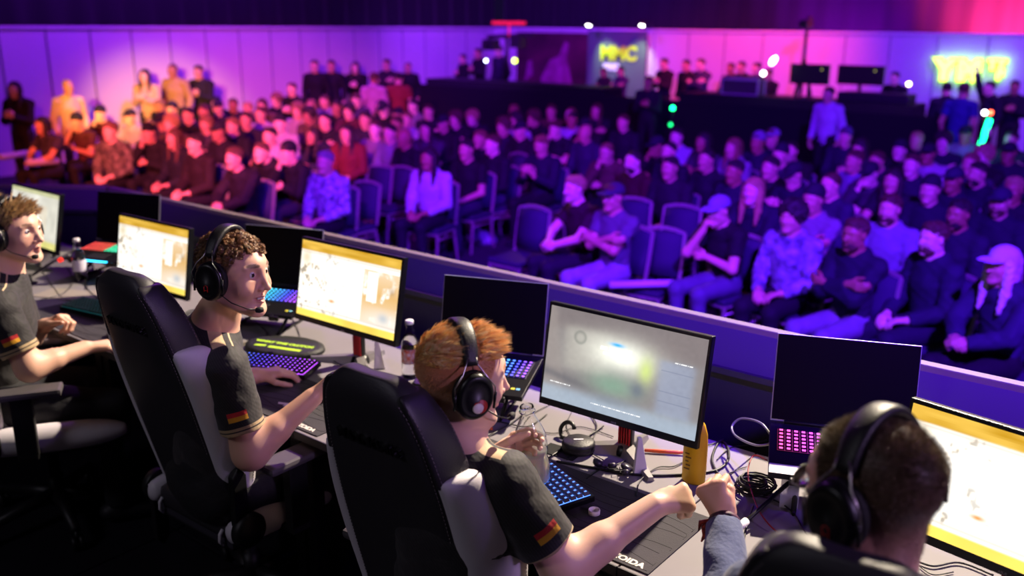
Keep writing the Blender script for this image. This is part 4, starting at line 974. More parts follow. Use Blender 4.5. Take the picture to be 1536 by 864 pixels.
def laptop(x, y, z, yaw, tilt, mode, label, body=None, slope=.14, strip=False):
    root = empty('laptop', (x, y, DESK), yaw, label, 'laptop', 'open gaming laptops on stands'); hz = z-DESK; w, h, d = .397, .262, .27; body = body or LB
    T = Rx(-tilt); L = lambda a, b_, c: T@V(a, b_, c)+V(0, 0, hz)
    b = MB(); b.box(L(0, .004, h/2), (w, .007, h), T, bev=.002); lid = b.build('lid', LS, root)
    b = MB(); b.box(L(0, .0, h/2+.002), (w-.006, .0016, h-.008), T); b.build('screen', LSC, lid)
    S = Rx(slope); Bs = lambda a, b_, c: S@V(a, b_, c)+V(0, 0, hz-.006)
    b = MB(); b.box(Bs(0, -d/2, -.009), (w, d, .017), S, bev=.003); base = b.build('base', body, root)
    b = MB(); b.tube([L(-w*.4, .002, 0), L(w*.4, .002, 0)], .006, 8); b.build('hinge', LB, root, smooth=True)
    o = Bs(-w/2+.022, -.035, .0006); gw = w-.044; gd = .118
    b = MB(); b.box(o+S@V(gw/2, -gd/2, -.0002), (gw+.004, gd+.004, .0008), S); b.build('keyboard_well', KC, base)
    glow_plate('backlight', 24, 8, gw, gd, S, o+S@V(0, 0, .0006), mode, .22, base)
    b = MB(); keygrid(b, 6, 17, gw/17, gd/6, S, o+S@V(0, 0, .0012), .002, .14); b.build('keys', KC, base); legends(17, 6, gw, gd, S, o+S@V(0, 0, .0036), mode, 3.2, base)
    b = MB(); b.box(Bs(-.01, -d+.055, .0004), (.11, .075, .0012), S); b.build('touchpad', mat('touchpad', '#2a282f', .3), base)
    if body is LS or strip == 'silver':
        b = MB(); b.box(Bs(0, -d+.024, .0005), (w-.004, .046, .001), S); b.build('palm_rest_glare', mat('painted_glare_pale', '#d8d4d6', .25, .3), base)  # white glare on the front palm rest, painted as a pale strip
    for k in range(2):
        b = MB(); b.box(Bs(w/2-.045+k*.018, -d+.045, .0006), (.014, .012, .0006), S); b.build('sticker', STK[k], base)
    if strip is True:
        b = MB(); b.box(Bs(0, -d-.001, -.008), (w*.6, .002, .006), S); b.build('light_bar', mat('light_bar_cyan', '#20c8ff', .4, emit='#35c8ff', es=5), base)
    # folding stand: its own thing
    st = empty('laptop_stand', (x, y, DESK), yaw, 'black folding stand under the '+' '.join(label.split()[:9]), 'stand', 'folding stands holding the laptops')
    SM = mat('stand_black', '#121114', .4, .3)
    for sx in (-.11, .11):
        p1 = Bs(sx, -.02, -.0195); p2 = Bs(sx, -d-.005, -.0195)
        b = MB(); b.tube([p1, p2], .006, 6); b.tube([p2, p2+V(0, -.004, .018)], .006, 6); b.build('support_rail', SM, st)
        b = MB(); b.tube([(sx*1.1, -.0, .006), (sx*1.1, -d*.95, .006)], .006, 6); b.tube([(sx*1.1, -.02, .006), Bs(sx, -d*.55, -.025)], .0075, 8); b.tube([(sx*1.1, -d*.9, .006), Bs(sx, -d*.2, -.025)], .0075, 8); b.build('scissor_leg', SM, st)
    b = MB(); b.tube([(-.12, -.0, .006), (.12, 0, .006)], .006, 6); b.tube([Bs(-.11, -d*.5, -.026), Bs(.11, -d*.5, -.026)], .006, 6); b.build('cross_bar', SM, st)
    for sx in (-.12, .12):
        b = MB(); b.box(Bs(sx, -d-.012, -.012), (.045, .014, .02), S, bev=.003); b.build('front_lip', SM, st)
    return root
laptop(-.78, 2.54, 1.59, .40, .198, 'laptop', 'silver laptop left of the close-cropped head', LB, .12, 'silver')
laptop(-2.015, 2.426, 1.574, .373, .218, 'laptop3', 'dark laptop with green to blue keys beside the red-haired player', LB, .16)
laptop(-3.31, 2.5, 1.57, .38, .2, 'laptop2', 'dark laptop with blue keys behind the face of the smiling player', LB, .16)
laptop(-4.62, 2.5, 1.57, .38, .2, 'laptop1', 'dark laptop with red and green keys and a cyan light bar', LB, .1, True)
# ---------------------------------------------------------------- keyboards, pads, mice
def keyboard(x, y, yaw, cols, mode, capm_, label, w=.36, d=.13, es=2.5):
    root = empty('keyboard', (x, y, DESK+.005), yaw, label, 'keyboard', 'mechanical keyboards on the desk'); S = Rx(.06)
    b = MB(); b.box((0, 0, .014), (w, d, .018), S, bev=.003); b.build('case', mat('keyboard_case', '#16151a', .35, .4), root)
    o = S@V(-w/2+.008, d/2-.008, .0237)+V(0, 0, 0); gw = w-.016; gd = d-.016
    glow_plate('backlight', 24, 8, gw, gd, S, o, mode, es, root)
    b = MB()
    for r in range(6):
        for c in range(cols):
            if r == 5 and c in (4, 5, 6, 7, 8): continue
            kx, ky = gw/cols, gd/6; p = o+S@V((c+.5)*kx, -(r+.5)*ky, .001); rx, ry = kx*.42, ky*.42
            lo_ = [p+S@V(a*rx, c_*ry, 0) for a, c_ in ((-1, -1), (1, -1), (1, 1), (-1, 1))]; hi_ = [p+S@V(a*rx*.72, c_*ry*.72, .009) for a, c_ in ((-1, -1), (1, -1), (1, 1), (-1, 1))]
            b.loft([lo_, hi_], smooth=False)
    kx, ky = gw/cols, gd/6; p = o+S@V(6.5*kx, -5.5*ky, .001); b.box(p+V(0, 0, .004), (kx*4.8, ky*.8, .008), S)
    b.build('keycaps', capm_, root); legends(cols, 6, gw, gd, S, o+S@V(0, 0, .0107), mode, es, root, .13, .16)
    return root
keyboard(-1.444, 1.965, math.radians(-23.5), 17, 'blue', mat('keycap_grey', '#55525c', .45), 'blue-lit keyboard under the bottle of the red-haired player', .37, .145, 3)
keyboard(-2.79, 2.035, math.radians(22), 17, 'purple', mat('keycap_dark', '#1a181d', .45), 'blue and purple lit keyboard in front of the smiling player', .36, .135, 3)
keyboard(-3.98, 1.98, math.radians(10), 17, 'dimcyan', mat('keycap_dark', '#1a181d', .45), 'dim keyboard beside the chair of the smiling player', .36, .135, .12)
PAD = mat('pad_cloth', '#37333a', .85, noise=(9, .5, '#2f2c33'), bump=(300, .2)); PADT = mat('pad_print', '#d8d2cc', .6); TOPO = mat('pad_lines', '#1c1a1e', .7)
def pad(x0, x1, y0, y1, label, txt=None, logo=None, yaw=0):
    root = empty('mouse_pad', ((x0+x1)/2, (y0+y1)/2, DESK), yaw, label, 'mouse pad', 'dark cloth mouse pads'); w = x1-x0; h = y1-y0
    b = MB(); b.box((0, 0, .0021), (w, h, .0038), bev=.0015); b.build('cloth', PAD, root)
    b = MB(); r = np.random.RandomState(int(abs(x0)*100))
    for k in range(9):
        y = -h/2+h*(k+.7)/10; x = -w*.45*r.rand()-.02; pts = []
        for t in range(14): pts.append((min(x+t*w*.062, w/2-.01), np.clip(y+.012*math.sin(t*.9+k*2)+.01*math.sin(t*.37+k), -h/2+.01, h/2-.01), .0042))
        b.tube(pts, .0007, 4)
    b.build('contour_print', TOPO, root)
    if txt: text_obj('lettering', txt[0], txt[1], PADT, Rz(0), (w/2-txt[2], -h/2+txt[3], .0042), .0002, root, .0012)
    if logo:
        b = MB(); b.prism([(0, 0), (.03, .012), (.06, .03), (.11, .034), (.08, .022), (.12, .02), (.085, .008), (.1, -.006), (.06, .0), (.04, -.014), (.035, -.002), (.01, -.012)], .0004, None, (logo[0], logo[1], .0041)); b.build('bird_emblem', PADT, root)
    return root
pad(-1.80, -.957, 1.757, 2.10, 'dark mouse pad lettered in white, under the arm of the red-haired player', ('MIDZOIDA', .03, .098, .022))
pad(-3.03, -2.19, 1.757, 2.06, 'dark mouse pad with a white emblem, in front of the smiling player', ('MIDZOIDA', .026, .1, .02), (.1, -.055))
pad(-4.25, -3.45, 1.757, 1.97, 'dark mouse pad in front of the player at the left edge')
def mouse(x, y, yaw, glow, label):
    s = SDF(); s.ell((0, 0, .012), (.031, .058, .025), None, .01); s.ell((0, -.012, .018), (.026, .036, .021), None, .01); s.half((0, 0, .001), (0, 0, -1))
    o = sdf_obj(s, .0025, 'computer_mouse', mat('mouse_black', '#121216', .35)); o.location = (x, y, DESK+.0035); o.rotation_euler = (0, 0, yaw); tag(o, label, 'mouse')
    b = MB(); b.lathe([(0, -.003), (.008, -.003), (.008, .003), (0, .003)], (0, .03, .031), frame((1, 0, 0)), 14); b.build('scroll_wheel', mat('wheel_'+glow, glow, .4, emit=glow, es=3), o)
mouse(-2.432, 1.99, .3, '#2a3cff', 'black mouse with blue light beside the raised fist'); mouse(-3.62, 1.88, .2, '#2090ff', 'black mouse near the left edge player')
# ---------------------------------------------------------------- bottles
PET = mat('bottle_plastic', '#ffffff', .04, trans=1, ior=1.25); LIQ = mat('cloudy_drink', '#f1ead0', .3, sss=.4); WAT = mat('bottle_water', '#f4f6fa', .03, trans=1, ior=1.33); CAPM = mat('cap_white', '#e4dfe2', .4)
def bottle(base, axis, label, liquid, level, cap=True, lab=None, sc=1., rs=1.):
    fr = frame(axis); c = V(*base); root = empty('drink_bottle', c, 0, label, 'bottle')
    prof = [(.0, .004), (.022, .001), (.030, .004), (.0325, .012), (.0325, .06), (.0295, .075), (.0325, .09), (.0325, .125), (.031, .14), (.024, .165), (.0155, .188), (.0128, .198), (.0128, .203), (.0162, .2045), (.0162, .2075), (.013, .209), (.013, .222)]
    prof = [(r*sc*rs, h*sc) for r, h in prof]
    outer = prof; inner = [(max(r-.0012, 0), h if h > .01 else h+.0015) for r, h in prof][::-1]
    b = MB(); b.lathe(outer+inner[:-1]+[(0, inner[-1][1])], (0, 0, 0), fr, 36, cap=False); b.build('bottle_shell', PET, root, smooth=True)
    lv = [(max(r-.0022, 0), h+.0016) for r, h in prof if h < level*.222*sc]; top = lv[-1][0]; b = MB(); b.lathe([(0, lv[0][1])]+lv[1:]+[(0, lv[-1][1]+.0005)], (0, 0, 0), fr, 36, cap=False); b.build('drink', liquid, root, smooth=True)
    b = MB(); 
    for k in range(3): b.lathe([(.0132*sc*rs, (.2115+k*.003)*sc), (.0143*sc*rs, (.2125+k*.003)*sc), (.0132*sc*rs, (.2135+k*.003)*sc)], (0, 0, 0), fr, 28, cap=False)
    b.build('neck_thread', PET, root, smooth=True)
    if cap:
        b = MB(); b.lathe([(0, .226*sc), (.0145*sc, .226*sc), (.0158*sc, .224*sc), (.0162*sc, .211*sc), (.0145*sc, .2105*sc)], (0, 0, 0), fr, 32); b.build('cap', CAPM, root, smooth=None)
    if lab:
        b = MB(); b.lathe([(.0333*sc, .06*sc), (.0336*sc, .062*sc), (.0333*sc, .118*sc)], (0, 0, 0), fr, 36, cap=False); b.build('paper_label', lab, root, smooth=True)
    return root
bottle(bB, bD, 'open clear bottle of cloudy drink held by the red-haired player', LIQ, .56, False, None, 1.05, 1.35)
bottle((-2.33, 2.33, DESK+.001), (0, 0, 1), 'capped water bottle standing behind the red-haired head', WAT, .75, True, mat('label_orange', '#d8d2ca', .5, noise=(60, 1, '#c85a30')))
bottle((-4.56, 2.20, DESK+.001), (0, 0, 1), 'capped water bottle beside the red and green lit laptop', WAT, .75, True, mat('label_pale', '#cfc8d0', .5))
b = MB(); b.lathe([(0, .0015), (.0125, .0015), (.0145, .0), (.016, .001), (.0162, .013), (.015, .0145), (.0138, .0135), (.013, .003), (0, .003)], (-1.219, 1.914, DESK+.0045), None, 30)
tag(b.build('bottle_cap', CAPM, None, smooth=None), 'white bottle cap lying open side up on the lettered mouse pad', 'bottle cap')
# yellow bottle
root = empty('squeeze_bottle', (-1.10, 2.262, DESK), 0, 'flat yellow bottle standing at the right foot of the grey monitor', 'bottle'); YL = mat('yellow_plastic', '#e8b81c', .4)
secs = []
for z, w, t in ((0, .03, .02), (.006, .036, .025), (.05, .037, .026), (.12, .037, .025), (.16, .034, .022), (.185, .026, .017), (.2, .014, .01), (.204, .004, .003)):
    secs.append([(w*math.cos(a), t*math.sin(a), z) for a in np.linspace(0, 2*math.pi, 25)[:-1]])
b = MB(); b.loft(secs); ob = b.build('bottle_body', YL, root, smooth=True)
b = MB()
for k in range(5): b.box((-.012+.004*(k % 2), -.0262, .05+k*.012), (.018-.004*(k % 3), .001, .004))
b.build('printed_text', mat('print_brown', '#7a5210', .5), root)
# ---------------------------------------------------------------- small gear
KB = mat('cable_black', '#0d0c0f', .45); KG = mat('cable_grey', '#2c2a30', .5)
def lying(nm, m, label, cat, fn, group=None, **k):
    b = MB(); fn(b); return tag(b.build(nm, m, None, **k), label, cat, group)
root = empty('earphone_case', (-1.475, 2.21, DESK), .2, 'round black zip case lying under the grey monitor', 'case')
b = MB(); b.lathe([(0, .001), (.046, .002), (.052, .008), (.053, .015), (.05, .019), (.053, .023), (.052, .031), (.045, .037), (0, .039)], (0, 0, .003), None, 36); b.build('case_shell', mat('case_black', '#151317', .5, bump=(150, .2)), root, smooth=True)
b = MB(); b.box((.0, .0, .0425), (.03, .007, .001), Rz(.5)); b.build('case_print', PADT, root)
b = MB(); b.box((-.045, -.03, .002), (.12, .07, .003), Rz(-.1)); b.build('fabric_square', mat('case_cloth', '#0c0b0e', .9), root)
lying('wrist_strap', mat('strap_black', '#100f12', .4), 'shiny black strap loop beside the round case', 'strap', lambda b: b.tube([V(-1.56, 2.27, DESK+.026)+V(.026*math.cos(a), .012*math.sin(a), .024*math.sin(a)) for a in np.linspace(.4, 5.6, 24)], .007, 8), smooth=True)
root = empty('earphone_tangle', (-1.37, 2.16, DESK), 0, 'tangle of dark earphones and clips beside the round case', 'earphones')
for k, (dx, dy, s) in enumerate(((0, 0, .016), (.045, .012, .014), (.085, .03, .02), (.1, -.0, .012))):
    b = MB(); b.lathe([(0, -.008), (s*.7, -.008), (s, -.002), (s, .006), (s*.5, .01), (0, .01)], (dx, dy, .014), frame((.3*(-1)**k, .3, 1)), 18); b.build('earpiece', mat('ear_grey', '#3a3640', .3, .4), root, smooth=True)
b = MB()
for k in range(4): b.tube([(.02*k, .01*k, .008), (.03+.02*k, -.015, .016), (.06+.015*k, .02, .008)], .002, 6)
b.build('short_lead', KB, root, smooth=True)
root = empty('screwdriver', (-1.247, 2.375, DESK), .55, 'orange-red pen lying behind the grey monitor foot', 'pen')
b = MB(); b.lathe([(0, -.075), (.005, -.073), (.0062, -.03), (.0062, .03), (.004, .045)], (0, 0, .008), frame((1, 0, 0)), 14); b.build('barrel', mat('pen_orange', '#d4532a', .4), root, smooth=True)
b = MB(); b.lathe([(.0042, .045), (.0045, .06), (.002, .075), (0, .078)], (0, 0, .008), frame((1, 0, 0)), 14); b.build('tip', LS, root, smooth=True); root.name = 'pen'
def wedge(p, yaw, label, h=.12):
    b = MB(); b.prism([(0, 0), (.045, 0), (.02, h), (.008, h)], .014, frame((0, 0, 1))@np.eye(3)@np.stack([V(1, 0, 0), V(0, 0, 1), V(0, -1, 0)], 1)); o = b.build('phone_holder', mat('holder_white', '#cfcace', .35), None, bev=.002)
    o.location = (p[0], p[1], DESK+.001); o.rotation_euler = (0, 0, yaw); tag(o, label, 'holder')
wedge((-1.265, 2.19), .9, 'white upright wedge in front of the grey monitor stand'); wedge((-2.50, 2.30), .9, 'white upright wedge in front of the yellow-banded monitor stand')
root = empty('oval_pouch', (-2.935, 2.215, DESK), .35, 'oval black pouch with neon green lettering beside the keyboard', 'pouch')
ov = lambda rx, ry, z: [(rx*math.cos(a), ry*math.sin(a), z) for a in np.linspace(0, 2*math.pi, 41)[:-1]]
b = MB(); b.loft([ov(.165, .105, .001), ov(.175, .115, .006), ov(.172, .112, .02), ov(.15, .095, .026)]); b.build('pouch_shell', mat('pouch_black', '#18181a', .6, bump=(90, .3)), root, smooth=True)
NG = mat('neon_green_print', '#b4e021', .5)
R_ = Rz(0)
text_obj('lettering', 'WHAT THE CLUTCH', .026, NG, Rz(-.02), (0, .0, .0264), .0004, root, .002, sx=1.1)
b = MB(); b.box((.03, -.05, .0266), (.15, .022, .0008), Rz(-.03)); b.box((-.085, -.045, .0266), (.05, .018, .0008), Rz(.1)); b.build('green_band', NG, root)
lying('paper_sheets', mat('paper_grey', '#8f867e', .7), 'loose papers on the desk near the left edge player', 'papers', lambda b: (b.box((-4.42, 2.02, DESK+.002), (.21, .15, .003), Rz(.4)), b.box((-4.30, 2.09, DESK+.005), (.2, .14, .002), Rz(.9))))
lying('notebook', mat('notebook_edge', '#6e675c', .6), 'thin grey notebook on the desk behind the smiling player', 'notebook', lambda b: b.box((-3.2, 2.06, DESK+.006), (.22, .15, .012), Rz(.25), bev=.002))
# microphone arm by the left laptop
root = empty('microphone_arm', (-4.60, 2.02, DESK), 0, 'dark microphone arm with a red ring near the left laptop', 'microphone')
a0 = at(45, 415, z=1.46); a1 = at(118, 374, z=1.58); b = MB(); b.tube([a0-root.location, (a0+a1)/2-root.location+V(0, 0, .01), a1-root.location], [.006, .008, .007], 10); b.build('arm_tube', mat('arm_grey', '#55505a', .35, .6), root, smooth=True)
u = nz(a1-a0); pp = a0+(a1-a0)*.62-root.location; b = MB(); b.lathe([(.0105, -.012), (.0125, -.01), (.0125, .01), (.0105, .012)], pp, frame(u), 18); b.build('red_ring', mat('ring_red', '#e03028', .4, emit='#ff2818', es=1.2), root, smooth=True)
for k in range(3):
    b = MB(); b.lathe([(0, -.008), (.008, -.006), (.009, .004), (0, .009)], a0+(a1-a0)*(.8+.11*k)-root.location+V(0, 0, .014*(k % 2)), frame((0, 0, 1)), 14); b.build('silver_knob', LS, root, smooth=True)
b = MB(); b.lathe([(.03, 0), (.03, .008), (.01, .012), (.007, .05), (0, .052)], a0-root.location-V(0, 0, a0[2]-DESK), None, 20); b.build('arm_clamp', mat('stand_black', '#121114'), root, smooth=True)
# phone strip and boom by the coil
lying('plastic_strip', mat('clear_strip', '#d8d4e2', .15, trans=.55), 'clear plastic strip leaning under the silver laptop', 'strip', lambda b: b.box(at(1185, 735, z=DESK+.05), (.05, .003, .13), Rz(.4)@Rx(-.25)))
root = empty('boom_microphone', (0, 0, 0), 0, 'slim black boom with a white sleeve lying below the silver laptop', 'microphone')
q0 = at(1192, 716, z=DESK+.075); q1 = at(1092, 806, z=DESK+.012); b = MB(); b.tube([q0, (q0+q1)/2, q1], [.0065, .006, .0045], 10); b.build('boom_tube', mat('stand_black', '#121114'), root, smooth=True)
b = MB(); b.tube([q0+(q1-q0)*.74, q0+(q1-q0)*.93], .0105, 12); b.build('white_sleeve', CAPM, root, smooth=True)
# cables
D0 = DESK+.0045
def dk(*pts, z=D0): return [at(px, py, z=z) for px, py in pts]
cable('cable', dk((835, 692), (880, 700), (955, 712), (1020, 712), (1072, 706), (1092, 690), (1090, 668), (1078, 664), (1068, 690), (1080, 716)), .0042, KB, 'thick black cable running right from the round case past the yellow bottle', 'cable')
cable('cable', [at(1162, 664, z=1.56), at(1135, 668, z=1.53), at(1105, 655, z=1.5), at(1098, 640, z=1.5), at(1112, 628, z=1.53), at(1140, 634, z=1.56), at(1156, 652, z=1.545)], .0035, mat('cable_silver', '#8a868c', .3, .4), 'grey cable loop plugged into the left side of the silver laptop')
b = MB(); r = np.random.RandomState(3); c0 = V(*at(1132, 735, z=D0)); pts = []
for k in range(9*16):
    a = 2*math.pi*k/16; rr = .04+.012*math.sin(k*.21)+.004*r.rand(); pts.append(c0+V(rr*math.cos(a)*1.1, rr*math.sin(a)*.95, .004+.0035*(k//16)+.002*r.rand()))
b.tube(pts, .0028, 6); tag(b.build('cable_coil', KB, None, smooth=True), 'wound coil of black cable on the desk left of the silver laptop', 'cable')
mr = mat('cable_red', '#8a1420', .45)
cable('cable', [at(1150, 690, z=1.5), at(1130, 684, z=1.47), at(1122, 712, z=1.46), at(1134, 756, z=1.45), at(1152, 785, z=1.44), at(1178, 806, z=1.43), at(1215, 822, z=1.43)], .0022, mr, 'thin red cable hanging over the cable coil')
cl = [((1120, 700), (1105, 705), (1075, 720), (1060, 735), (1085, 742), (1110, 738)), ((1140, 745), (1165, 752), (1190, 770), (1205, 795), (1218, 815)), ((1130, 760), (1120, 790), (1110, 830), (1090, 850)), ((1150, 660), (1120, 668), (1095, 672), (1075, 690)),
      ((1085, 660), (1060, 668), (1040, 662)), ((1210, 822), (1170, 812), (1140, 826), (1150, 842), (1190, 835)),
      ((862, 610), (850, 640), (870, 668), (905, 690)), ((880, 615), (895, 640), (880, 672), (850, 690)), ((800, 610), (760, 640), (730, 655), (690, 668)), ((840, 600), (800, 620), (770, 650), (740, 690)),
      ((770, 588), (742, 600), (720, 640), (700, 660)), ((905, 640), (880, 656), (850, 670), (820, 690)), ((790, 640), (830, 650), (870, 640), (920, 655)), ((690, 640), (740, 632), (790, 640), (820, 622)), ((700, 650), (730, 668), (760, 672)),
      ((955, 668), (940, 690), (900, 705), (880, 718)), ((1030, 690), (1010, 700), (985, 702), (960, 722), (955, 745)),
      ((560, 560), (540, 545), (520, 552), (490, 535)), ((420, 450), (440, 480), (450, 510), (430, 530)), ((380, 480), (400, 500), (395, 520), (420, 535)), ((620, 600), (600, 570), (560, 560), (530, 570)),
      ((60, 400), (80, 430), (100, 450), (150, 455)), ((100, 400), (110, 420), (95, 440), (60, 450)), ((120, 380), (140, 400), (130, 430), (150, 450)),
      ((340, 470), (360, 490), (352, 520), (370, 530)), ((1240, 840), (1200, 850), (1150, 864)), ((1370, 840), (1400, 850), (1440, 845), (1490, 864)), ((1380, 850), (1400, 862), (1430, 858))]
seen = ['below the coil', 'trailing from the coil under the silver laptop', 'running down from the coil to the desk edge', 'above the coil', 'behind the yellow bottle', 'curled by the top of the last chair', 'hanging from the grey monitor to the round case', 'crossing behind the round case', 'behind the microphone of the red-haired player', 'passing behind the clear bottle',
        'below the green and blue keyed laptop', 'left of the round case', 'lying behind the round case', 'right of the red-haired face', 'below the chin of the red-haired player', 'at the small earphones', 'crossing in front of the white wedge', 'behind the raised fist', 'over the oval pouch', 'at the left end of the oval pouch', 'beside the red-haired head',
        'near the papers at the left', 'left of the papers', 'under the cyan light bar', 'left of the smiling player\'s keyboard', 'beyond the last chair', 'below the bright right monitor', 'short one below the bright right monitor']
for k, (pts, wh) in enumerate(zip(cl, seen)):
    P = dk(*pts); P = [p+V(0, 0, .001*(k % 3)) for p in P]; cable('cable', P, .0016+.0006*(k % 3), KB if k % 2 else KG, 'thin dark cable '+wh, 'cable')
for px, py in ((733, 640), (880, 719)):
    pass
lying('cable_joiner', mat('joiner_orange', '#d8622c', .5), 'small orange cable clip right of the red-haired face', 'clip', lambda b: b.tube([at(727, 642, z=D0+.004), at(739, 643, z=D0+.004)], .006, 8))
# ---------------------------------------------------------------- audience: templates
VX = .0078
def seat_pose(kind):
    J = skel()
    if kind == 'lap': arms(J, (-.1, .27, .66), (.1, .29, .655)); hs = dict(n=(0, 0, -1), curl=(25, 35, 20)); J['handL'] = dict(hs, d=(.5, .8, -.1)); J['handR'] = dict(hs, d=(-.5, .8, -.1))
    elif kind == 'clasp': J['uch'] = V(0, .04, 1.01); J['head'] = V(0, .1, 1.225); J['neck'] = V(0, .06, 1.09); arms(J, (-.05, .36, .72), (.05, .35, .73), (-.9, .1, -.6), (.9, .1, -.6)); J['handL'] = dict(d=(.75, .6, .1), n=(.3, -.5, -.8), curl=(50, 50, 30)); J['handR'] = dict(d=(-.75, .6, .1), n=(-.3, -.5, -.8), curl=(50, 50, 30))
    elif kind == 'cross': arms(J, (.1, .21, .86), (-.1, .2, .9), (-.8, .3, -.8), (.8, .3, -.8)); J['handL'] = dict(d=(.95, .1, .1), n=(0, -1, 0), curl=(25, 30, 20)); J['handR'] = dict(d=(-.95, .1, .05), n=(0, -1, 0), curl=(25, 30, 20))
    elif kind == 'chin': J['uch'] = V(0, .06, 1.0); J['neck'] = V(0, .09, 1.08); J['head'] = V(0, .14, 1.2); J['chest'] = V(0, .03, .89); J['shL'] = V(-.18, .07, 1.0); J['shR'] = V(.18, .07, 1.0); J['HR'] = head_frame((0, 1, -.18)); arms(J, (.02, .22, .8), (.06, .25, 1.03), (-.7, .2, -1), (.5, .4, -1)); J['handR'] = dict(d=(-.35, -.1, .9), n=(-.4, -.8, .1), curl=(70, 70, 40)); J['handL'] = dict(d=(.9, .3, 0), n=(.1, -1, -.3), curl=(30, 40, 20))
    elif kind == 'lean': J.update(waist=V(0, .06, .72), chest=V(0, .16, .86), uch=V(0, .23, .97), neck=V(0, .27, 1.04), head=V(0, .35, 1.15), shL=V(-.18, .24, .96), shR=V(.18, .24, .96)); J['HR'] = head_frame((0, 1, .02)); arms(J, (-.04, .5, .74), (.04, .5, .75), (-.8, 0, -.8), (.8, 0, -.8)); J['handL'] = dict(d=(.6, .75, 0), n=(.5, -.3, -.7), curl=(55, 55, 30)); J['handR'] = dict(d=(-.6, .75, 0), n=(-.5, -.3, -.7), curl=(55, 55, 30))
    elif kind == 'phone': J['HR'] = head_frame((0, 1, -.3)); arms(J, (-.07, .3, .87), (.09, .3, .88), (-.6, 0, -1), (.6, 0, -1)); J['handL'] = dict(d=(.3, .5, .7), n=(.2, -.7, .4), curl=(35, 35, 20)); J['handR'] = dict(d=(-.4, .5, .6), n=(-.1, -.8, .4), curl=(40, 40, 20))
    return J
def stand_pose(kind):
    J = skel(pel=V(0, 0, .95), waist=V(0, .0, 1.12), chest=V(0, .01, 1.29), uch=V(0, .0, 1.42), neck=V(0, .02, 1.5), head=V(0, .05, 1.635), shL=V(-.185, 0, 1.405), shR=V(.185, 0, 1.405),
             hipL=V(-.09, 0, .92), hipR=V(.09, 0, .92), knL=V(-.1, .03, .5), knR=V(.1, .02, .5), anL=V(-.11, -.01, .09), anR=V(.12, -.03, .09))
    if kind == 'hands': arms(J, (-.04, .25, 1.22), (.04, .25, 1.24)); J['handL'] = dict(d=(.6, .6, .3), n=(.5, -.6, 0), curl=(50, 50, 30)); J['handR'] = dict(d=(-.6, .6, .3), n=(-.5, -.6, 0), curl=(50, 50, 30))
    elif kind == 'down': arms(J, (-.25, .06, .9), (.25, .06, .9), (-.4, -1, 0), (.4, -1, 0)); J['handL'] = dict(d=(0, .1, -1), n=(1, .2, 0), curl=(20, 30, 20)); J['handR'] = dict(d=(0, .1, -1), n=(-1, .2, 0), curl=(20, 30, 20))
    elif kind == 'cross': arms(J, (.1, .21, 1.25), (-.1, .2, 1.29), (-.8, .3, -.8), (.8, .3, -.8)); J['handL'] = dict(d=(.95, .1, .1), n=(0, -1, 0), curl=(25, 30, 20)); J['handR'] = dict(d=(-.95, .1, .05), n=(0, -1, 0), curl=(25, 30, 20))
    elif kind == 'up': arms(J, (-.25, .06, .9), (.2, .2, 1.9), (-.4, -1, 0), (1, .2, 0)); J['handL'] = dict(d=(0, .1, -1), n=(1, .2, 0), curl=(20, 30, 20)); J['handR'] = dict(d=(0, .1, 1), n=(-.2, 1, 0), curl=(60, 60, 30))
    return J
def obj_mat(name, rough, bump, dark):
    m = mat(name, '#ffffff', rough, bump=bump); nt = m.node_tree; b = nt.nodes['Principled BSDF']; oi = nt.nodes.new('ShaderNodeObjectInfo')
    tc = nt.nodes.new('ShaderNodeTexCoord'); n = nt.nodes.new('ShaderNodeTexNoise'); n.inputs['Scale'].default_value = 9; nt.links.new(tc.outputs['Object'], n.inputs['Vector'])
    mr = nt.nodes.new('ShaderNodeMapRange'); mr.inputs[1].default_value = .3; mr.inputs[2].default_value = .7; mr.inputs[3].default_value = dark; mr.inputs[4].default_value = 1; nt.links.new(n.outputs['Fac'], mr.inputs[0])
    mx = nt.nodes.new('ShaderNodeVectorMath'); mx.operation = 'SCALE'; nt.links.new(oi.outputs['Color'], mx.inputs[0]); nt.links.new(mr.outputs[0], mx.inputs['Scale']); nt.links.new(mx.outputs[0], b.inputs['Base Color']); return m
AS = obj_mat('spectator_skin', .5, None, .92); FAB = obj_mat('spectator_fabric', .85, (30, .4), .8); HRM = obj_mat('spectator_hair', .6, (90, .8), .6); CLO = {}
def cloth(col, pat=None):
    k = (col, pat)
    if k not in CLO:
        m = mat('print_%s' % pat[0], col, .85, noise=(pat[1], 1., pat[2])) if pat else tuple(c**1.2 for c in srgb(col))
        CLO[k] = m
    return CLO[k]
SKINS = [srgb(c) for c in ('#dcaa90', '#c8937a', '#e6bba4', '#a87458', '#d09c84')]
HAIRS = {k: srgb(c) for k, (c, c2) in dict(dark=('#2a201c', '#2a1c16'), brown=('#583c28', '#54361f'), blond=('#b89a62', '#96793f'), light=('#8c6a44', '#6d4f30'), grey=('#8c8684', '#6a6462'), red=('#7a3a1c', '#9c5226'), white=('#e2d8c8', 0)).items()}
TPL = {}
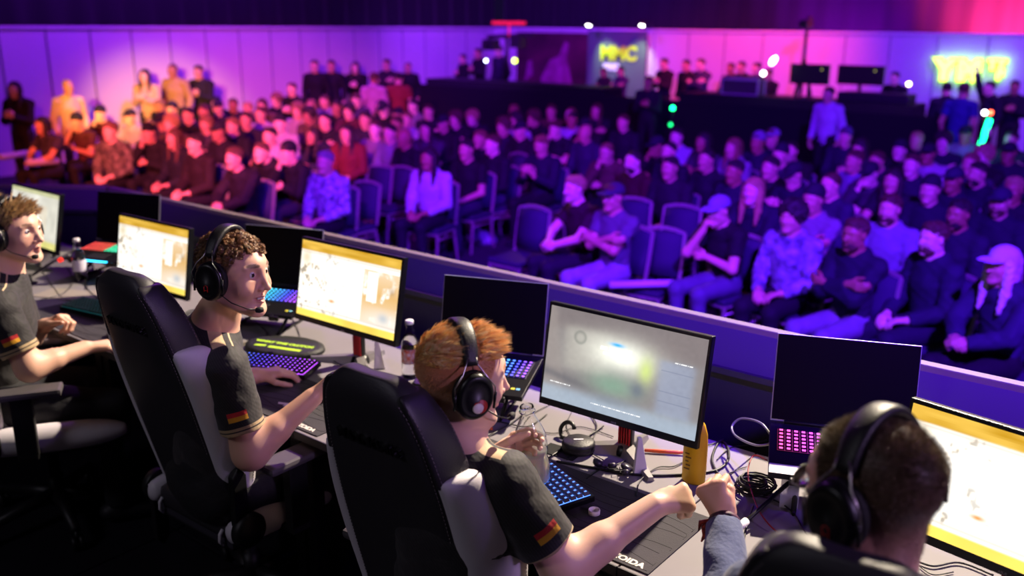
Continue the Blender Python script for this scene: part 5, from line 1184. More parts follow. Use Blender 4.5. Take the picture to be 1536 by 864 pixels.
def templ(kind, st):
    key = (kind, st)
    if key in TPL: return TPL[key]
    J = stand_pose(kind) if st else seat_pose(kind)
    T = dict(J=J, body=body_mesh(J, 'person', AS, VX, None, 0, 0, 1, True, 1.12, mesh_only=True))
    T['long'] = top_mesh(J, 'top', FAB, .009, None, .02, (1, .96), mesh_only=True, wr=.004, hood=1); T['tee'] = top_mesh(J, 'top', FAB, .009, None, .016, (.62, 0), mesh_only=True, wr=.004)
    T['trousers'] = trouser_mesh(J, 'trousers', FAB, .009, None, .009, mesh_only=True, wr=.0015); T['shoeL'] = shoe_mesh(J, 'L', 'shoe', FAB, .008, mesh_only=True); T['shoeR'] = shoe_mesh(J, 'R', 'shoe', FAB, .008, mesh_only=True)
    TPL[key] = T; return T
def nz_disp(a, s):
    return lambda X, Y, Z: a*(np.sin(X*s+2*np.sin(Y*s*.8))*np.sin(Z*s*1.1+Y*s))
def mk_hair(kind):
    s = SDF(); d = nz_disp(.004, 130)
    if kind == 'short': s.ell((0, -.018, .045), (.084, .102, .085), None, .02).ell((0, .03, .085), (.066, .058, .038), None, .02); d = nz_disp(.0065, 120); s.ell((0, .105, -.02), (.1, .085, .098), None, .01, True); s.half((0, 0, -.05), (0, -.1, -1))
    if kind == 'crop': s.ell((0, -.014, .04), (.0815, .099, .086), None, .02); s.ell((0, .098, -.02), (.1, .084, .1), None, .01, True); s.half((0, 0, -.05), (0, -.1, -1)); d = nz_disp(.0015, 150)
    if kind == 'curly': s.ell((0, -.02, .05), (.115, .125, .11), None, .02); s.ell((0, .12, -.03), (.085, .09, .085), None, .01, True); s.half((0, 0, -.09), (0, 0, -1)); d = nz_disp(.012, 75)
    if kind == 'long': 
        s.ell((0, -.018, .043), (.09, .106, .09), None, .02); s.ell((0, .12, -.04), (.058, .085, .09), None, .015, True)
        for x in (-1, 1): s.cone((x*.078, .01, .02), (x*.085, .03, -.17), .035, .03, .02).cone((x*.085, .03, -.17), (x*.08, .06, -.3), .03, .014, .02)
        s.cone((0, -.07, 0), (0, -.085, -.26), .075, .05, .03)
    if kind == 'beanie': s.ell((0, -.018, .06), (.09, .108, .1), None, .02); s.half((0, 0, .035), (0, .25, -1)); s.cone((0, -.09, .045), (0, .06, .06), .02, .02, .01); d = nz_disp(.002, 200)
    if kind == 'beard': s.ell((0, .034, -.078), (.064, .068, .058), None, .02); s.ell((0, .107, -.064), (.021, .03, .009), None, .004, True); s.half((0, .09, -.05), (0, .35, 1)); s.half((0, 0, 0), (0, -1, 0)); d = nz_disp(.003, 160)
    if kind == 'cap':
        s.ell((0, -.014, .055), (.09, .106, .082), None, .01); s.half((0, 0, .04), (0, 0, -1)); s.cone((-.04, .09, .045), (.04, .09, .045), .05, .05, .01, ((0, 0, 1), 7)); s.cone((-.03, .13, .042), (.03, .13, .042), .045, .045, .01, ((0, 0, 1), 8)); d = nz_disp(.001, 60)
    return sdf_obj(s, .0055, 'hair', FAB if kind in ('cap', 'beanie') else HRM, disp=d, mesh_only=True)
HM_ = {k: mk_hair(k) for k in ('short', 'crop', 'curly', 'long', 'beanie', 'beard', 'cap')}
def inst(name, me, m, parent, M4=None):
    o = bpy.data.objects.new(name, me); COL.objects.link(o); o.parent = parent
    if isinstance(m, tuple): o.color = m+(1,)
    else:
        me = me.copy(); me.materials[0] = m; o.data = me
    if M4 is not None: o.matrix_local = M4
    return o
FOCAL = V(-7, -7.5, 0); CNT = [0]
def person(px, py, kind, st, top, sleeve, hair, hcol, label, group=None, trou='#1b1a22', extra=(), face=None, z0=0., sc=1., skin=None, pat=None, shoe='#2a2830', pos=None, light=False, hc2=None):
    T = templ(kind, st); J = T['J']; h = J['head'][2]*sc+z0
    P = at(px, py, z=h) if pos is None else V(*pos)
    if not st and pos is None:
        for _ in range(12):
            if all((P[0]-q[0][0])**2+(P[1]-q[0][1])**2 > .29 for q in PEOPLE if not q[2]): break
            P = P+V(P[0], P[1], 0)/np.linalg.norm(P[:2])*.08
    if st and pos is None and P[0] < WX+.55: P = at(px, py, x=WX+.55); sc = min(max((P[2]-z0)/J['head'][2], .9), 1.12)
    if face is None: fd = FOCAL-P
    else: fd = V(*face)
    yaw = math.atan2(fd[1], fd[0])-math.pi/2+(0 if face is not None else (RNG.rand()-.5)*.5)
    off = Rz(yaw)@V(J['head'][0], J['head'][1], 0)*sc; base = V(P[0]-off[0], P[1]-off[1], z0)
    CNT[0] += 1
    sk = SKINS[CNT[0] % 5 if skin is None else skin]
    o = inst('person', T['body'], sk, None); o.location = base; o.rotation_euler = (0, 0, yaw); o.scale = (sc,)*3
    tag(o, label, 'person', group)
    inst('hooded_top' if sleeve == 'long' else 'tee_shirt', T[sleeve], cloth(top, pat), o); inst('trousers', T['trousers'], cloth(trou), o)
    if not light:
        for q in 'LR': inst('shoe', T['shoe'+q], cloth(shoe), o)
    M4 = Matrix.Identity(4); HR = J['HR']
    for i in range(3):
        for j in range(3): M4[i][j] = HR[i][j]
        M4[i][3] = J['head'][i]
    for hh in (hair if isinstance(hair, (list, tuple)) else [hair]):
        if not hh: continue
        if hh in ('cap', 'beanie'): inst(hh, HM_[hh], cloth(hcol if hcol.startswith('#') else '#20202a'), o, M4)
        elif hh == 'beard': inst('beard', HM_[hh], HAIRS['brown' if hcol.startswith('#') else hcol], o, M4)
        else: inst('hair', HM_[hh], HAIRS[hc2 or ('brown' if hcol.startswith('#') else hcol)], o, M4)
    PEOPLE.append((base, yaw, st, o)); return o
PEOPLE = []
# ---------------------------------------------------------------- banquet chairs
def make_bchair():
    r = empty('banquet_chair', (0, 0, 0)); FR = mat('chair_frame_silver', '#b9a9a4', .35, .5); UP = mat('chair_upholstery', '#2a2740', .8, bump=(120, .2))
    b = MB()
    for s in (-1, 1):
        pts = [(s*.2, -.2, .45), (s*.205, -.235, .65), (s*.2, -.28, .9)]
        b.loft([[V(x+dx, y+dy, z) for dx, dy in ((-.012, -.012), (.012, -.012), (.012, .012), (-.012, .012))] for x, y, z in pts], smooth=False)
    arc = [(-.2, -.28, .9), (-.1, -.288, .925), (0, -.29, .932), (.1, -.288, .925), (.2, -.28, .9)]
    b.loft([[V(x, y+dy, z+dz) for dy, dz in ((-.012, -.014), (.012, -.014), (.012, .014), (-.012, .014))] for x, y, z in arc], smooth=False)
    b.build('back_frame', FR, r)
    b = MB(); secs = []
    for z, y, w, t in ((.5, -.205, .185, .016), (.65, -.232, .188, .024), (.8, -.258, .188, .024), (.9, -.276, .183, .018)): secs.append([V(-w, y-t, z), V(0, y-t*1.3, z), V(w, y-t, z), V(w, y+t, z), V(0, y+t*1.5, z), V(-w, y+t, z)])
    b.loft(secs); b.build('backrest', UP, r, smooth=True)
    b = MB(); b.box((0, .01, .435), (.42, .42, .06), bev=.02); b.build('seat', UP, r)
    b = MB(); b.box((0, .01, .395), (.4, .4, .022)); b.build('seat_frame', FR, r)
    for sx in (-1, 1):
        for y0, y1 in ((.19, .24), (-.18, -.25)):
            b = MB(); b.loft([[V(sx*.19+dx, y0+dy, .4) for dx, dy in ((-.011, -.011), (.011, -.011), (.011, .011), (-.011, .011))], [V(sx*.2+dx, y1+dy, 0) for dx, dy in ((-.009, -.009), (.009, -.009), (.009, .009), (-.009, .009))]], smooth=False); b.build('leg', FR, r)
        b = MB(); b.tube([(sx*.192, .2, .33), (sx*.195, -.2, .33)], .008, 6); b.build('stretcher', FR, r)
    return r
BC = make_bchair(); used = [False]
def bchair(x, y, yaw, label, group=None):
    o = BC if not used[0] else copy_tree(BC); used[0] = True
    o.location = (x, y, 0); o.rotation_euler = (0, 0, yaw); o['label'] = label; o['category'] = 'chair'
    if group: o['group'] = group
    elif 'group' in o: del o['group']
    return o
# ---------------------------------------------------------------- audience: everyone in place
BK, NV, WT, GY, PK = '#15141b', '#23233a', '#c9c6d0', '#6c6a74', '#b58a9a'
front = [
 (1503, 398, 'clasp', '#34324e', 'long', ('long', 'cap'), '#d2cede', 'person with long blond hair under a pale peaked cap at the right edge', dict(trou=BK, hc2='white')),
 (1400, 358, 'lap', '#2b2a44', 'long', ('short', 'beard'), 'brown', 'bearded person in a dark printed sweatshirt with a white card at the knee', dict(trou='#26253a')),
 (1283, 352, 'cross', '#26243c', 'long', ('short', 'beard'), 'brown', 'bearded person with arms crossed in a dark fleece and pale trousers', dict(trou='#8a8698')),
 (1188, 326, 'lap', '#a19cb8', 'long', ('curly',), 'dark', 'person with bushy black hair and a pale patterned hoodie', dict(pat=('hoodie_pattern', 11, '#4a4668'))),
 (1078, 316, 'chin', BK, 'tee', ('crop', 'cap'), '#8e88a6', 'person in a light cap and black tee, hand held to the mouth', dict(trou='#6a6880')),
 (920, 296, 'cross', GY, 'tee', ('short', 'cap'), '#4a4858', 'person in a grey tee with goggles on a cap, arms crossed', dict(trou='#9a96aa')),
 (862, 288, 'clasp', '#3a1620', 'tee', ('short',), 'blond', 'fair-haired person in a dark and red tee beside the orange-edged empty chair', dict(trou='#211f2c')),
 (1438, 322, 'lap', '#2c2a40', 'long', ('short', 'beard'), 'dark', 'bearded person peering from behind the printed sweatshirt', {}),
 (1500, 303, 'lap', NV, 'long', ('crop', 'cap', 'beard'), '#37344c', 'bearded person in a dark cap and jacket near the right edge', {}),
 (1335, 314, 'lap', '#8f8aa4', 'long', ('short', 'beard'), 'brown', 'bearded person in a pale zipped top looking left', {}),
 (1005, 252, 'lap', '#26222c', 'long', ('short',), 'dark', 'dark-haired person in an open dark jacket behind the empty chairs', {}),
 (950, 246, 'lap', '#4a141c', 'long', ('crop', 'beard'), 'dark', 'person with a short beard in a dark red sweater', {}),
 (643, 238, 'lap', '#c2bcc8', 'long', ('long',), 'dark', 'person with long dark hair in a pale sweater seated sideways', dict(trou='#1c1b28')),
 (488, 244, 'lap', '#b8b0c8', 'long', ('short',), 'grey', 'person with pale hair in a floral patterned shirt', dict(pat=('floral', 22, '#4a4468'), trou=BK)),
 (433, 230, 'chin', BK, 'long', ('short', 'beanie'), '#17161f', 'person in a dark jacket and dark hat, fist at the chin', dict(trou='#2c2b40')),
 (700, 225, 'lap', BK, 'tee', ('short',), 'dark', 'person in a black tee looking down at bare forearms', dict(trou='#39384e')),
 (739, 222, 'lap', '#1d1b28', 'long', ('short',), 'brown', 'person in a dark jacket right beside the black tee', dict(trou='#44425a')),
 (607, 207, 'lap', BK, 'tee', (), 'dark', 'bald person in a black tee behind the pale sweater', {}),
 (352, 238, 'clasp', '#231820', 'long', ('short',), 'brown', 'person leaning forward in a dark vest with reddish sleeves', {}),
 (293, 216, 'lap', '#2a1d1a', 'long', ('short',), 'dark', 'person in a dark brown jacket at the red-lit left front', {}),
 (223, 200, 'chin', '#1c1a1e', 'long', ('beanie',), '#101014', 'person in a black beanie with head lowered', {}),
 (165, 198, 'lap', '#7c7a62', 'long', ('short',), 'light', 'person in a plaid shirt in the orange-lit left front', dict(pat=('plaid', 16, '#2a2a20'))),
 (1102, 258, 'lap', '#2a2840', 'long', ('short',), 'dark', 'dark-haired person just behind the light cap', {}), (1155, 262, 'clasp', '#1c1a28', 'long', ('short',), 'dark', 'person in dark clothes between the light cap and the bushy hair', {}),
 (1246, 278, 'lap', '#37344e', 'tee', ('crop',), 'brown', 'person in a dusky tee behind the bearded crossed-arm spectator', {}), (1282, 242, 'lap', '#8a86a0', 'long', ('short',), 'brown', 'person in a pale top with hands raised near the middle right', {}),
 (1368, 248, 'lap', '#2a2740', 'long', ('short',), 'brown', 'person in dark clothes in front of the black draped table corner', {}), (1430, 270, 'lap', '#24223a', 'long', ('crop', 'cap'), '#3a3850', 'person in a dark cap two rows behind the printed sweatshirt', {}),
 (1466, 266, 'lap', '#24223a', 'long', ('short', 'beard'), 'dark', 'dark-bearded person behind the cap wearer at the right', {}), (935, 184, 'lap', '#211f2e', 'long', ('short',), 'brown', 'person in a dark jacket over a white shirt in front of the left table', {}),
 (878, 200, 'lap', '#3a3650', 'long', (), 'grey', 'bald person turned away in a dusky jumper', {}), (1015, 206, 'lap', '#a8a2b4', 'long', ('short',), 'dark', 'person in a pale sweater with an arm over the chair back', {}),
 (858, 180, 'lap', '#b4aec4', 'long', ('short',), 'dark', 'person in a white top next to the table end', {}), (812, 218, 'phone', '#26243a', 'long', ('short',), 'light', 'person raising a hand to the face left of the dusky jumper', {}),
 (393, 236, 'lean', '#1b1720', 'long', ('short',), 'brown', 'person hunched forward left of the dark-hatted spectator', {}), (520, 200, 'lap', '#7a2a2e', 'long', ('long',), 'dark', 'long-haired person with an arm stretched over the chair', {}),
 (563, 198, 'lap', '#8c7a84', 'tee', ('short',), 'brown', 'person in a pale striped tee in the second row', {}), (1137, 214, 'lap', '#2c2a40', 'long', ('short', 'beanie'), '#8e8aa0', 'person in a pale knitted hat, left of a pair of hats', {}), (1158, 214, 'lap', '#2c2a40', 'long', ('short', 'cap'), '#9c98ac', 'person in a pale cap, right of a pair of hats', {}), (1268, 206, 'lap', '#2c2a40', 'long', ('short', 'beanie'), '#6c6880', 'person in a knitted hat beside the standing white top', {}),
]
for (px, py, kd, top, sl, hr, hc, lab, kw) in front: person(px, py, kd, 0, top, sl, hr, hc, lab, **kw)
n_front = len(PEOPLE)
mid = [(63, 187, 'long'), (90, 188), (150, 168), (240, 160), (258, 165), (283, 173), (306, 168), (327, 162), (350, 160), (372, 164), (393, 155), (243, 181), (257, 190), (286, 192), (328, 198), (349, 190), (371, 190), (391, 172), (262, 213),
 (415, 153), (438, 150), (455, 150), (487, 153), (446, 166), (467, 160), (420, 186), (450, 190), (463, 173), (488, 182), (523, 166), (548, 180), (575, 164), (597, 174), (574, 182), (640, 195, 'long'), (643, 168), (680, 200), (720, 200), (708, 170), (742, 171), (771, 168), (755, 190), (585, 200),
 (723, 190), (773, 185), (825, 180), (833, 195), (897, 186), (1055, 213), (1100, 222, 'long'), (1186, 226), (1243, 236), (1316, 232), (1332, 241), (1305, 256), (1392, 230), (1456, 246), (1190, 262), (1060, 240), (1215, 240), (1350, 222), (1420, 240), (1500, 262), (1520, 285), (1340, 270), (1395, 285), (1220, 300), (1130, 285), (985, 215), (910, 225), (780, 200), (665, 185), (620, 160), (505, 165), (405, 205), (320, 215), (195, 175), (130, 200), (115, 180), (1475, 235), (1512, 235), (1290, 222), (1170, 240), (1080, 245), (800, 178), (690, 188), (535, 150), (470, 200), (370, 210), (310, 190)]
cols = [BK, NV, '#2a2430', '#1a1820', '#4a4250', '#5a2a30', '#8a8490', '#30283a', '#20242c', '#6a5a40', '#241c22', '#b0a6ac']
rr = np.random.RandomState(21)
pts_used = [(p[0], p[1]) for p in front]+[(m[0], m[1]) for m in mid]
extra_pts = []
def zone(px, py): return 'in the red-lit left rows' if px < 420 else ('in the purple centre rows' if px < 900 else 'in the blue-lit right rows')
base_xy = [tuple(p[0][:2]) for p in PEOPLE]
def free(P, d=.56): return all((P[0]-x)**2+(P[1]-y)**2 > d*d for x, y in base_xy)
todo = []
for m_ in mid:
    P = at(m_[0], m_[1], z=1.235)
    if not free(P): P = P+nz(V(P[0], P[1], 0))*.4
    if not free(P, .5): continue
    base_xy.append((P[0], P[1])); todo.append((P, m_[2] if len(m_) > 2 else None))
for px, py0, py1 in [(x, 150, 205) for x in range(235, 600, 17)]+[(x, 166, 195) for x in range(610, 900, 22)]+[(x, 200, 240) for x in range(1010, 1536, 24)]:
    for k in range(4):
        P = at(px+rr.randint(-9, 9), rr.randint(py0, py1), z=1.235)
        if free(P, .62) and P[0] > WX+.6 and P[1] < 15.4: base_xy.append((P[0], P[1])); todo.append((P, None)); break
kinds = ['lap', 'lap', 'clasp', 'cross', 'chin', 'phone', 'lean', 'lap']
cname = {BK: 'black', NV: 'navy', '#2a2430': 'dark', '#1a1820': 'black', '#4a4250': 'dusky', '#5a2a30': 'dark red', '#8a8490': 'grey', '#30283a': 'dark', '#20242c': 'dark', '#6a5a40': 'olive', '#241c22': 'dark', '#b0a6ac': 'pale'}
hname = dict(short='short hair', crop='cropped hair', long='long hair', curly='bushy hair', beanie='a knitted hat', cap='a cap')
for P, hl in todo:
    kd = kinds[rr.randint(len(kinds))]; top = cols[rr.randint(len(cols))]; hr = hl or ['short', 'short', 'crop', 'short', 'long', 'short', 'curly', 'beanie', 'cap'][rr.randint(9)]; hc = ['dark', 'brown', 'dark', 'light', 'blond', 'brown'][rr.randint(6)]
    q = P-CAMP; dd = q@CF; px = 768+F_PX*(q@CR)/dd; zn = zone(px, 0)
    hair = (('crop', hr) if hr in ('cap', 'beanie') else (hr,)); 
    hc2 = '#2c2838' if hr in ('cap', 'beanie') else hc
    lab = 'seated spectator with %s and %s clothing %s' % (hname[hr], cname[top], zn)
    person(px, 0, kd, 0, top, 'tee' if rr.rand() < .25 else 'long', hair, hc2, lab, 'seated spectators '+zn, pos=P, light=dd > 12)
# standing people
TOC = (0, -1, 0)
stand = [(22, 134, 'hands', '#16141a', 'long', 'long', 'dark', 'standing person with long dark hair in black at the left edge', {}), (102, 131, 'down', '#d8c8a8', 'long', 'crop', 'blond', 'standing person in a cream jacket with a strap, lit orange at the left', dict(face=(1, -.1, 0), trou='#b89a88')),
 (217, 114, 'hands', '#cdbb9c', 'long', 'long', 'dark', 'long-haired person in a cream coat standing by the left wall', {}), (259, 106, 'down', '#b09a72', 'long', 'crop', 'brown', 'person in a beige jumper standing by the left wall', {}), (298, 108, 'hands', '#25232a', 'long', 'short', 'dark', 'person in a dark jacket casting a shadow on the left wall', {}),
 (472, 99, 'down', BK, 'long', 'short', 'dark', 'left one of two people in black standing near the hall corner', {}), (497, 99, 'down', '#1c1a22', 'long', 'short', 'dark', 'right one of two people in black standing near the hall corner', {}), (533, 101, 'hands', BK, 'long', 'long', 'dark', 'long-haired person in black standing near the hall corner', {}),
 (561, 118, 'down', '#b48a9c', 'long', 'short', 'brown', 'standing person in a pale pink jumper seen from behind', dict(face=(-.5, .9, 0))), (598, 117, 'down', '#8c3a2c', 'tee', 'crop', 'dark', 'standing person in a rust red shirt seen from behind', dict(face=(-.6, .8, 0))), (580, 97, 'cross', '#3a2c3a', 'long', 'short', 'brown', 'standing person between the pink jumper and the rust red shirt', {}), (612, 101, 'down', BK, 'long', 'crop', 'dark', 'standing person in black behind the rust red shirt', {}),
 (438, 134, 'hands', '#1c241c', 'long', 'short', 'brown', 'person standing behind the red-lit rows holding something bright', dict(sc=.93)),
 (973, 124, 'hands', '#1f1a28', 'long', 'short', 'brown', 'person in dark clothes standing in the gap between the draped tables', {}), (1243, 142, 'down', '#c4bcd4', 'long', 'short', 'dark', 'standing person in a white hooded top with dark straps', dict(trou=BK)),
 (1420, 134, 'hands', '#211c34', 'long', 'short', 'dark', 'standing person in dark clothes left of the tall blue shirt', dict(face=(-.4, .8, 0))), (1446, 136, 'down', '#3c3a8c', 'tee', 'short', 'brown', 'tall person in a blue shirt standing under the neon sign', dict(face=(.1, 1, 0), trou='#2c3486', sc=1.04)),
 (1484, 132, 'up', '#1c1a2c', 'long', 'short', 'dark', 'standing person in dark clothes next to the green light tube', dict(face=(-.6, -.6, 0))), (1522, 131, 'hands', '#1a1828', 'long', 'short', 'dark', 'standing person at the right edge near the green light tube', {})]
for (px, py, kd, top, sl, hr, hc, lab, kw) in stand: person(px, py, kd, 1, top, sl, (hr,), hc, lab, **kw)
# crew on the low riser behind the draped tables
RZ = .25
b = MB(); b.box((-10.4, 18.9, RZ/2), (13.6, 4.0, RZ)); struct(b.build('platform_floor_riser', mat('stage_black', '#0d0c11')))
crew = [(650, 106, 'hands', '#4a2c3c', 'crew member lit purple at the left end of the left table'), (694, 88, 'hands', BK, 'broad crew member in black at the left table, leftmost of three'), (717, 80, 'hands', '#14121a', 'crew member in black at the left table, middle one of three'), (748, 72, 'down', '#2a2440', 'tall crew member beside the camera crane'),
 (905, 110, 'hands', '#3a1c34', 'crew member in front of the green lit banner, left one'), (931, 107, 'cross', '#5a4268', 'crew member in front of the green lit banner, right one'), (996, 96, 'hands', '#2a1a2a', 'crew member right of the green lit banner'), (1029, 98, 'down', '#1c1a24', 'crew member in black against the pink wall, left of a pair'), (1051, 97, 'cross', '#46405c', 'crew member against the pink wall, right of a pair'),
 (1096, 103, 'hands', '#2c2438', 'crew member behind the flight case'), (1112, 101, 'cross', '#1a1822', 'crew member in black right behind the flight case'), (1135, 103, 'hands', '#2c2236', 'crew member left of the white torch light'), (1152, 112, 'hands', '#241e30', 'crew member at the laptop left of the camera tripod'), (1342, 117, 'hands', '#16131c', 'crew member in black at the right end of the right table')]
for px, py, kd, top, lab in crew:
    y = 18.7 if px > 900 else 19.0
    P = at(px, py, y=y); sc_ = min(max((P[2]-RZ)/1.635, .84), 1.08); P = at(px, py, z=RZ+1.635*sc_) if abs((P[2]-RZ)/1.635-sc_) > 1e-3 and False else P
    person(px, py, kd, 1, top, 'long', ('short',), 'dark', lab, 'crew on the riser', pos=P, z0=RZ, sc=sc_, face=(-.3+.02*(px % 7), -1, 0), light=True)
# chairs under the nearer spectators, then the empty ones
for i, (bs, yw, st, o) in enumerate(PEOPLE):
    if st: continue
    d = (bs-CAMP)@CF
    if d < 12.2:
        bchair(bs[0], bs[1], yw, 'banquet chair occupied by a spectator in the front half of the audience', 'occupied banquet chairs')
def empty_chair(px, py, yaw, label):
    P = at(px, py, z=.93); R_ = Rz(yaw)@V(0, -.28, 0); bchair(P[0]-R_[0], P[1]-R_[1], yaw, label)
fy = lambda a: math.radians(a)
empty_chair(998, 342, fy(184), 'empty blue-lit banquet chair nearest the barrier, beside the light cap'); empty_chair(1025, 308, fy(186), 'empty banquet chair with a pink top rail behind the blue-lit one'); empty_chair(952, 297, fy(188), 'empty banquet chair with an orange top rail behind the grey tee')
empty_chair(803, 310, fy(178), 'empty dark banquet chair with a bright orange edge at the centre'); empty_chair(552, 272, fy(182), 'empty banquet chair close to the barrier, right of the floral shirt'); empty_chair(605, 250, fy(180), 'empty banquet chair beside the pale sweater'); empty_chair(780, 230, fy(170), 'empty dark banquet chair behind the pair in dark tops'); empty_chair(1383, 298, fy(184), 'empty banquet chair with a pale top rail at the right')
empty_chair(572, 248, fy(182), 'empty banquet chair in the second row left of the bald spectator'); empty_chair(808, 212, fy(150), 'empty banquet chair deep in the purple rows')
# ---------------------------------------------------------------- things in the hall
SK = mat('table_drape', '#08070b', .95)
def draped(x0, x1, y0, h, label):
    r = empty('production_table', ((x0+x1)/2, y0+.4, RZ), 0, label, 'table', 'black draped production tables'); w = x1-x0
    b = MB(); b.box((0, 0, h-.015), (w, .8, .03)); b.build('table_top', mat('table_top_dark', '#17151c', .5), r, bev=.004)
    vs = []; fs = []; n = int(w/.04)
    for i in range(n+1):
        x = -w/2+w*i/n; y = -.41+.012*math.sin(i*.9)+.006*math.sin(i*.37); vs += [(x, y, -RZ if y0 < 16.9 else 0), (x, -.405, h)]
    for i in range(n): fs.append((2*i, 2*i+2, 2*i+3, 2*i+1))
    o = mesh_from('drape', vs, fs, SK, r, True); md = o.modifiers.new('s', 'SOLIDIFY'); md.thickness = .006
    b = MB(); b.box((-w/2, 0, (h-.03)/2), (.012, .8, h-.03)); b.build('side_drape', SK, r); b = MB(); b.box((w/2, 0, (h-.03)/2), (.012, .8, h-.03)); b.build('side_drape', SK, r)
    return r
draped(-9.15, -4.63, 17.0, 1.15, 'long black draped table under the two dark displays'); draped(-16.2, -11.0, 17.0, 1.13, 'long black draped table left of the green lit banner')
b = MB(); b.box((-10.4, 16.93, .62), (13.4, .05, 1.24)); 
tag(b.build('black_cloth_fence', SK), 'long black cloth fence in front of the riser', 'fence')
def display(px0, px1, py0, py1, label):
    a = at(px0, py0, y=17.45); c = at(px1, py1, y=17.45); w = c[0]-a[0]; h = a[2]-c[2]; r = empty('display', ((a[0]+c[0])/2, 17.45, RZ+1.15), 0, label, 'display', 'displays on the right table'); z = c[2]-RZ-1.15
    b = MB(); b.box((0, 0, z+h/2), (w, .04, h), bev=.006); b.build('casing', mat('display_olive', '#20221a', .35), r)
    b = MB(); b.box((0, .01, z/2), (.06, .03, max(z, .05)+.02)); b.build('stand', BZ, r); b = MB(); b.box((0, 0, .006), (.22, .16, .012)); b.build('foot', BZ, r)
    b = MB(); b.lathe([(0, -.004), (.012, -.004), (.012, .004), (0, .004)], (w*.3, -.022, z+h*.75), frame((0, 1, 0)), 14); b.build('indicator', mat('led_olive', '#8a9030', .4, emit='#b0b040', es=2), r)
display(1187, 1243, 95, 128, 'left one of two dark displays on the right draped table'); display(1258, 1325, 97, 129, 'right one of two dark displays on the right draped table')
TZ = RZ+1.152
def flight(px0, px1, py0, label):
    a = at(px0, py0+18, z=TZ+.02); c = at(px1, py0+18, z=TZ+.02); y = 17.3; a = at(px0, 140, y=y); c = at(px1, 140, y=y); w = c[0]-a[0]; h = .3
    r = empty('flight_case', ((a[0]+c[0])/2, y, TZ), 0, label, 'case'); b = MB(); b.box((0, 0, h/2), (w, .3, h), bev=.01); b.build('case_body', mat('case_purple', '#3a2434', .5), r); AL = mat('case_alu', '#b8a8b4', .35, .5)
    b = MB()
    for sx in (-1, 1):
        for sy in (-1, 1): b.box((sx*w/2, sy*.15, h/2), (.035, .035, h+.02))
    for z in (.005, h-.005):
        for sy in (-1, 1): b.box((0, sy*.15, z), (w+.03, .035, .035))
    b.build('metal_edging', AL, r)
flight(1087, 1141, 122, 'flight case with pale metal edges on the right table')
lying('mixing_desk', mat('mixer_black', '#0e0c12', .5), 'low black mixing desk on the right table', 'mixing desk', lambda b: (b.box((at(1315, 140, y=17.35)[0], 17.35, TZ+.08), (1.25, .5, .16), bev=.02)))
for k, (px, py, c_, es, r_, lab) in enumerate([(1160, 91, '#ffffff', 10, .05, 'bright white torch light above the right table'), (1145, 110, '#ffffff', 10, .045, 'round white light left of the torch'), (1276, 149, '#ff2010', 10, .03, 'small red indicator light on the right table'), (1325, 150, '#b080ff', 4, .05, 'purple lit button on the right table'), (1363, 126, '#ffe0a0', 16, .035, 'warm white light at the right end of the right table'), (729, 52+39, '#d8e8ff', 14, .03, 'small white light beside the crew at the left table'), (772, 91, '#c8e040', 8, .055, 'round green-yellow light near the camera crane'),
      (1009, 162, '#10ff80', 14, .04, 'upper green light in the table gap'), (1006, 187, '#10c060', 6, .035, 'middle green light in the table gap'), (1414, 214, '#10ff60', 4, .03, 'small green light by the tall blue shirt'), (1477, 169, '#ffffff', 14, .03, 'white light at the top of the green tube'), (1486, 169, '#ff5030', 12, .03, 'red light at the top of the green tube')]):
    y = 17.2 if (py < 155 and px < 1400) else (15.9 if px < 1400 else 13.6)
    P = at(px, py, y=y); s = SDF()
    b = MB(); e = (1.0, 1.0, 1.9 if k == 0 else 1.); R__ = Ry(.6) if k == 0 else np.eye(3)
    bmesh.ops.create_uvsphere(b.bm, u_segments=16, v_segments=10, radius=r_)
    for v in b.bm.verts: v.co = Vector(R__@(V(*v.co)*V(*e))+P)
    o = b.build('indicator_lamp', mat('lamp_%d' % k, c_, .4, emit=c_, es=es), None, smooth=True); tag(o, lab, 'light')
    b = MB(); b.tube([P-V(0, -.0, r_*.8), V(P[0], P[1], max(TZ if y == 17.2 else 0.02, .02))], .008, 6); b.build('stem', BZ, o)
# green light tube
a = at(1468, 226, y=14.0); c = at(1485, 178, y=14.0); b = MB(); b.tube([a, a*.98+c*.02, c*.98+a*.02, c], [.02, .035, .035, .02], 12); t_ = b.build('light_tube', mat('tube_green', '#20ffb0', .4, emit='#10ff98', es=9), None, smooth=True); tag(t_, 'glowing green light tube carried near the right edge', 'light tube')
b = MB(); b.tube([c, c+(c-a)*.25], .028, 12); b.build('handle', BZ, t_, smooth=True)
# camera tripod
r = empty('camera_tripod', (at(1209, 60, y=18.3)[0], 18.3, RZ), 0, 'video camera on a tall black tripod behind the right table', 'tripod'); top = at(1209, 44, y=18.3)[2]-RZ
b = MB(); b.tube([(0, 0, .9), (0, 0, top)], .03, 10); b.build('centre_column', BZ, r, smooth=True)
for k in range(3):
    a_ = 2*math.pi*k/3+.5; b = MB(); b.tube([(0, 0, top-.55), (.5*math.cos(a_), .5*math.sin(a_), .01)], [.03, .018], 8); b.build('leg', BZ, r, smooth=True)
b = MB(); b.box((0, -.02, top+.1), (.13, .34, .16), bev=.01); b.lathe([(.05, 0), (.055, .14), (.04, .14)], (0, -.18, top+.1), frame((0, -1, 0)), 16); b.box((.0, .1, top+.22), (.04, .2, .05)); b.build('video_camera', BZ, r)
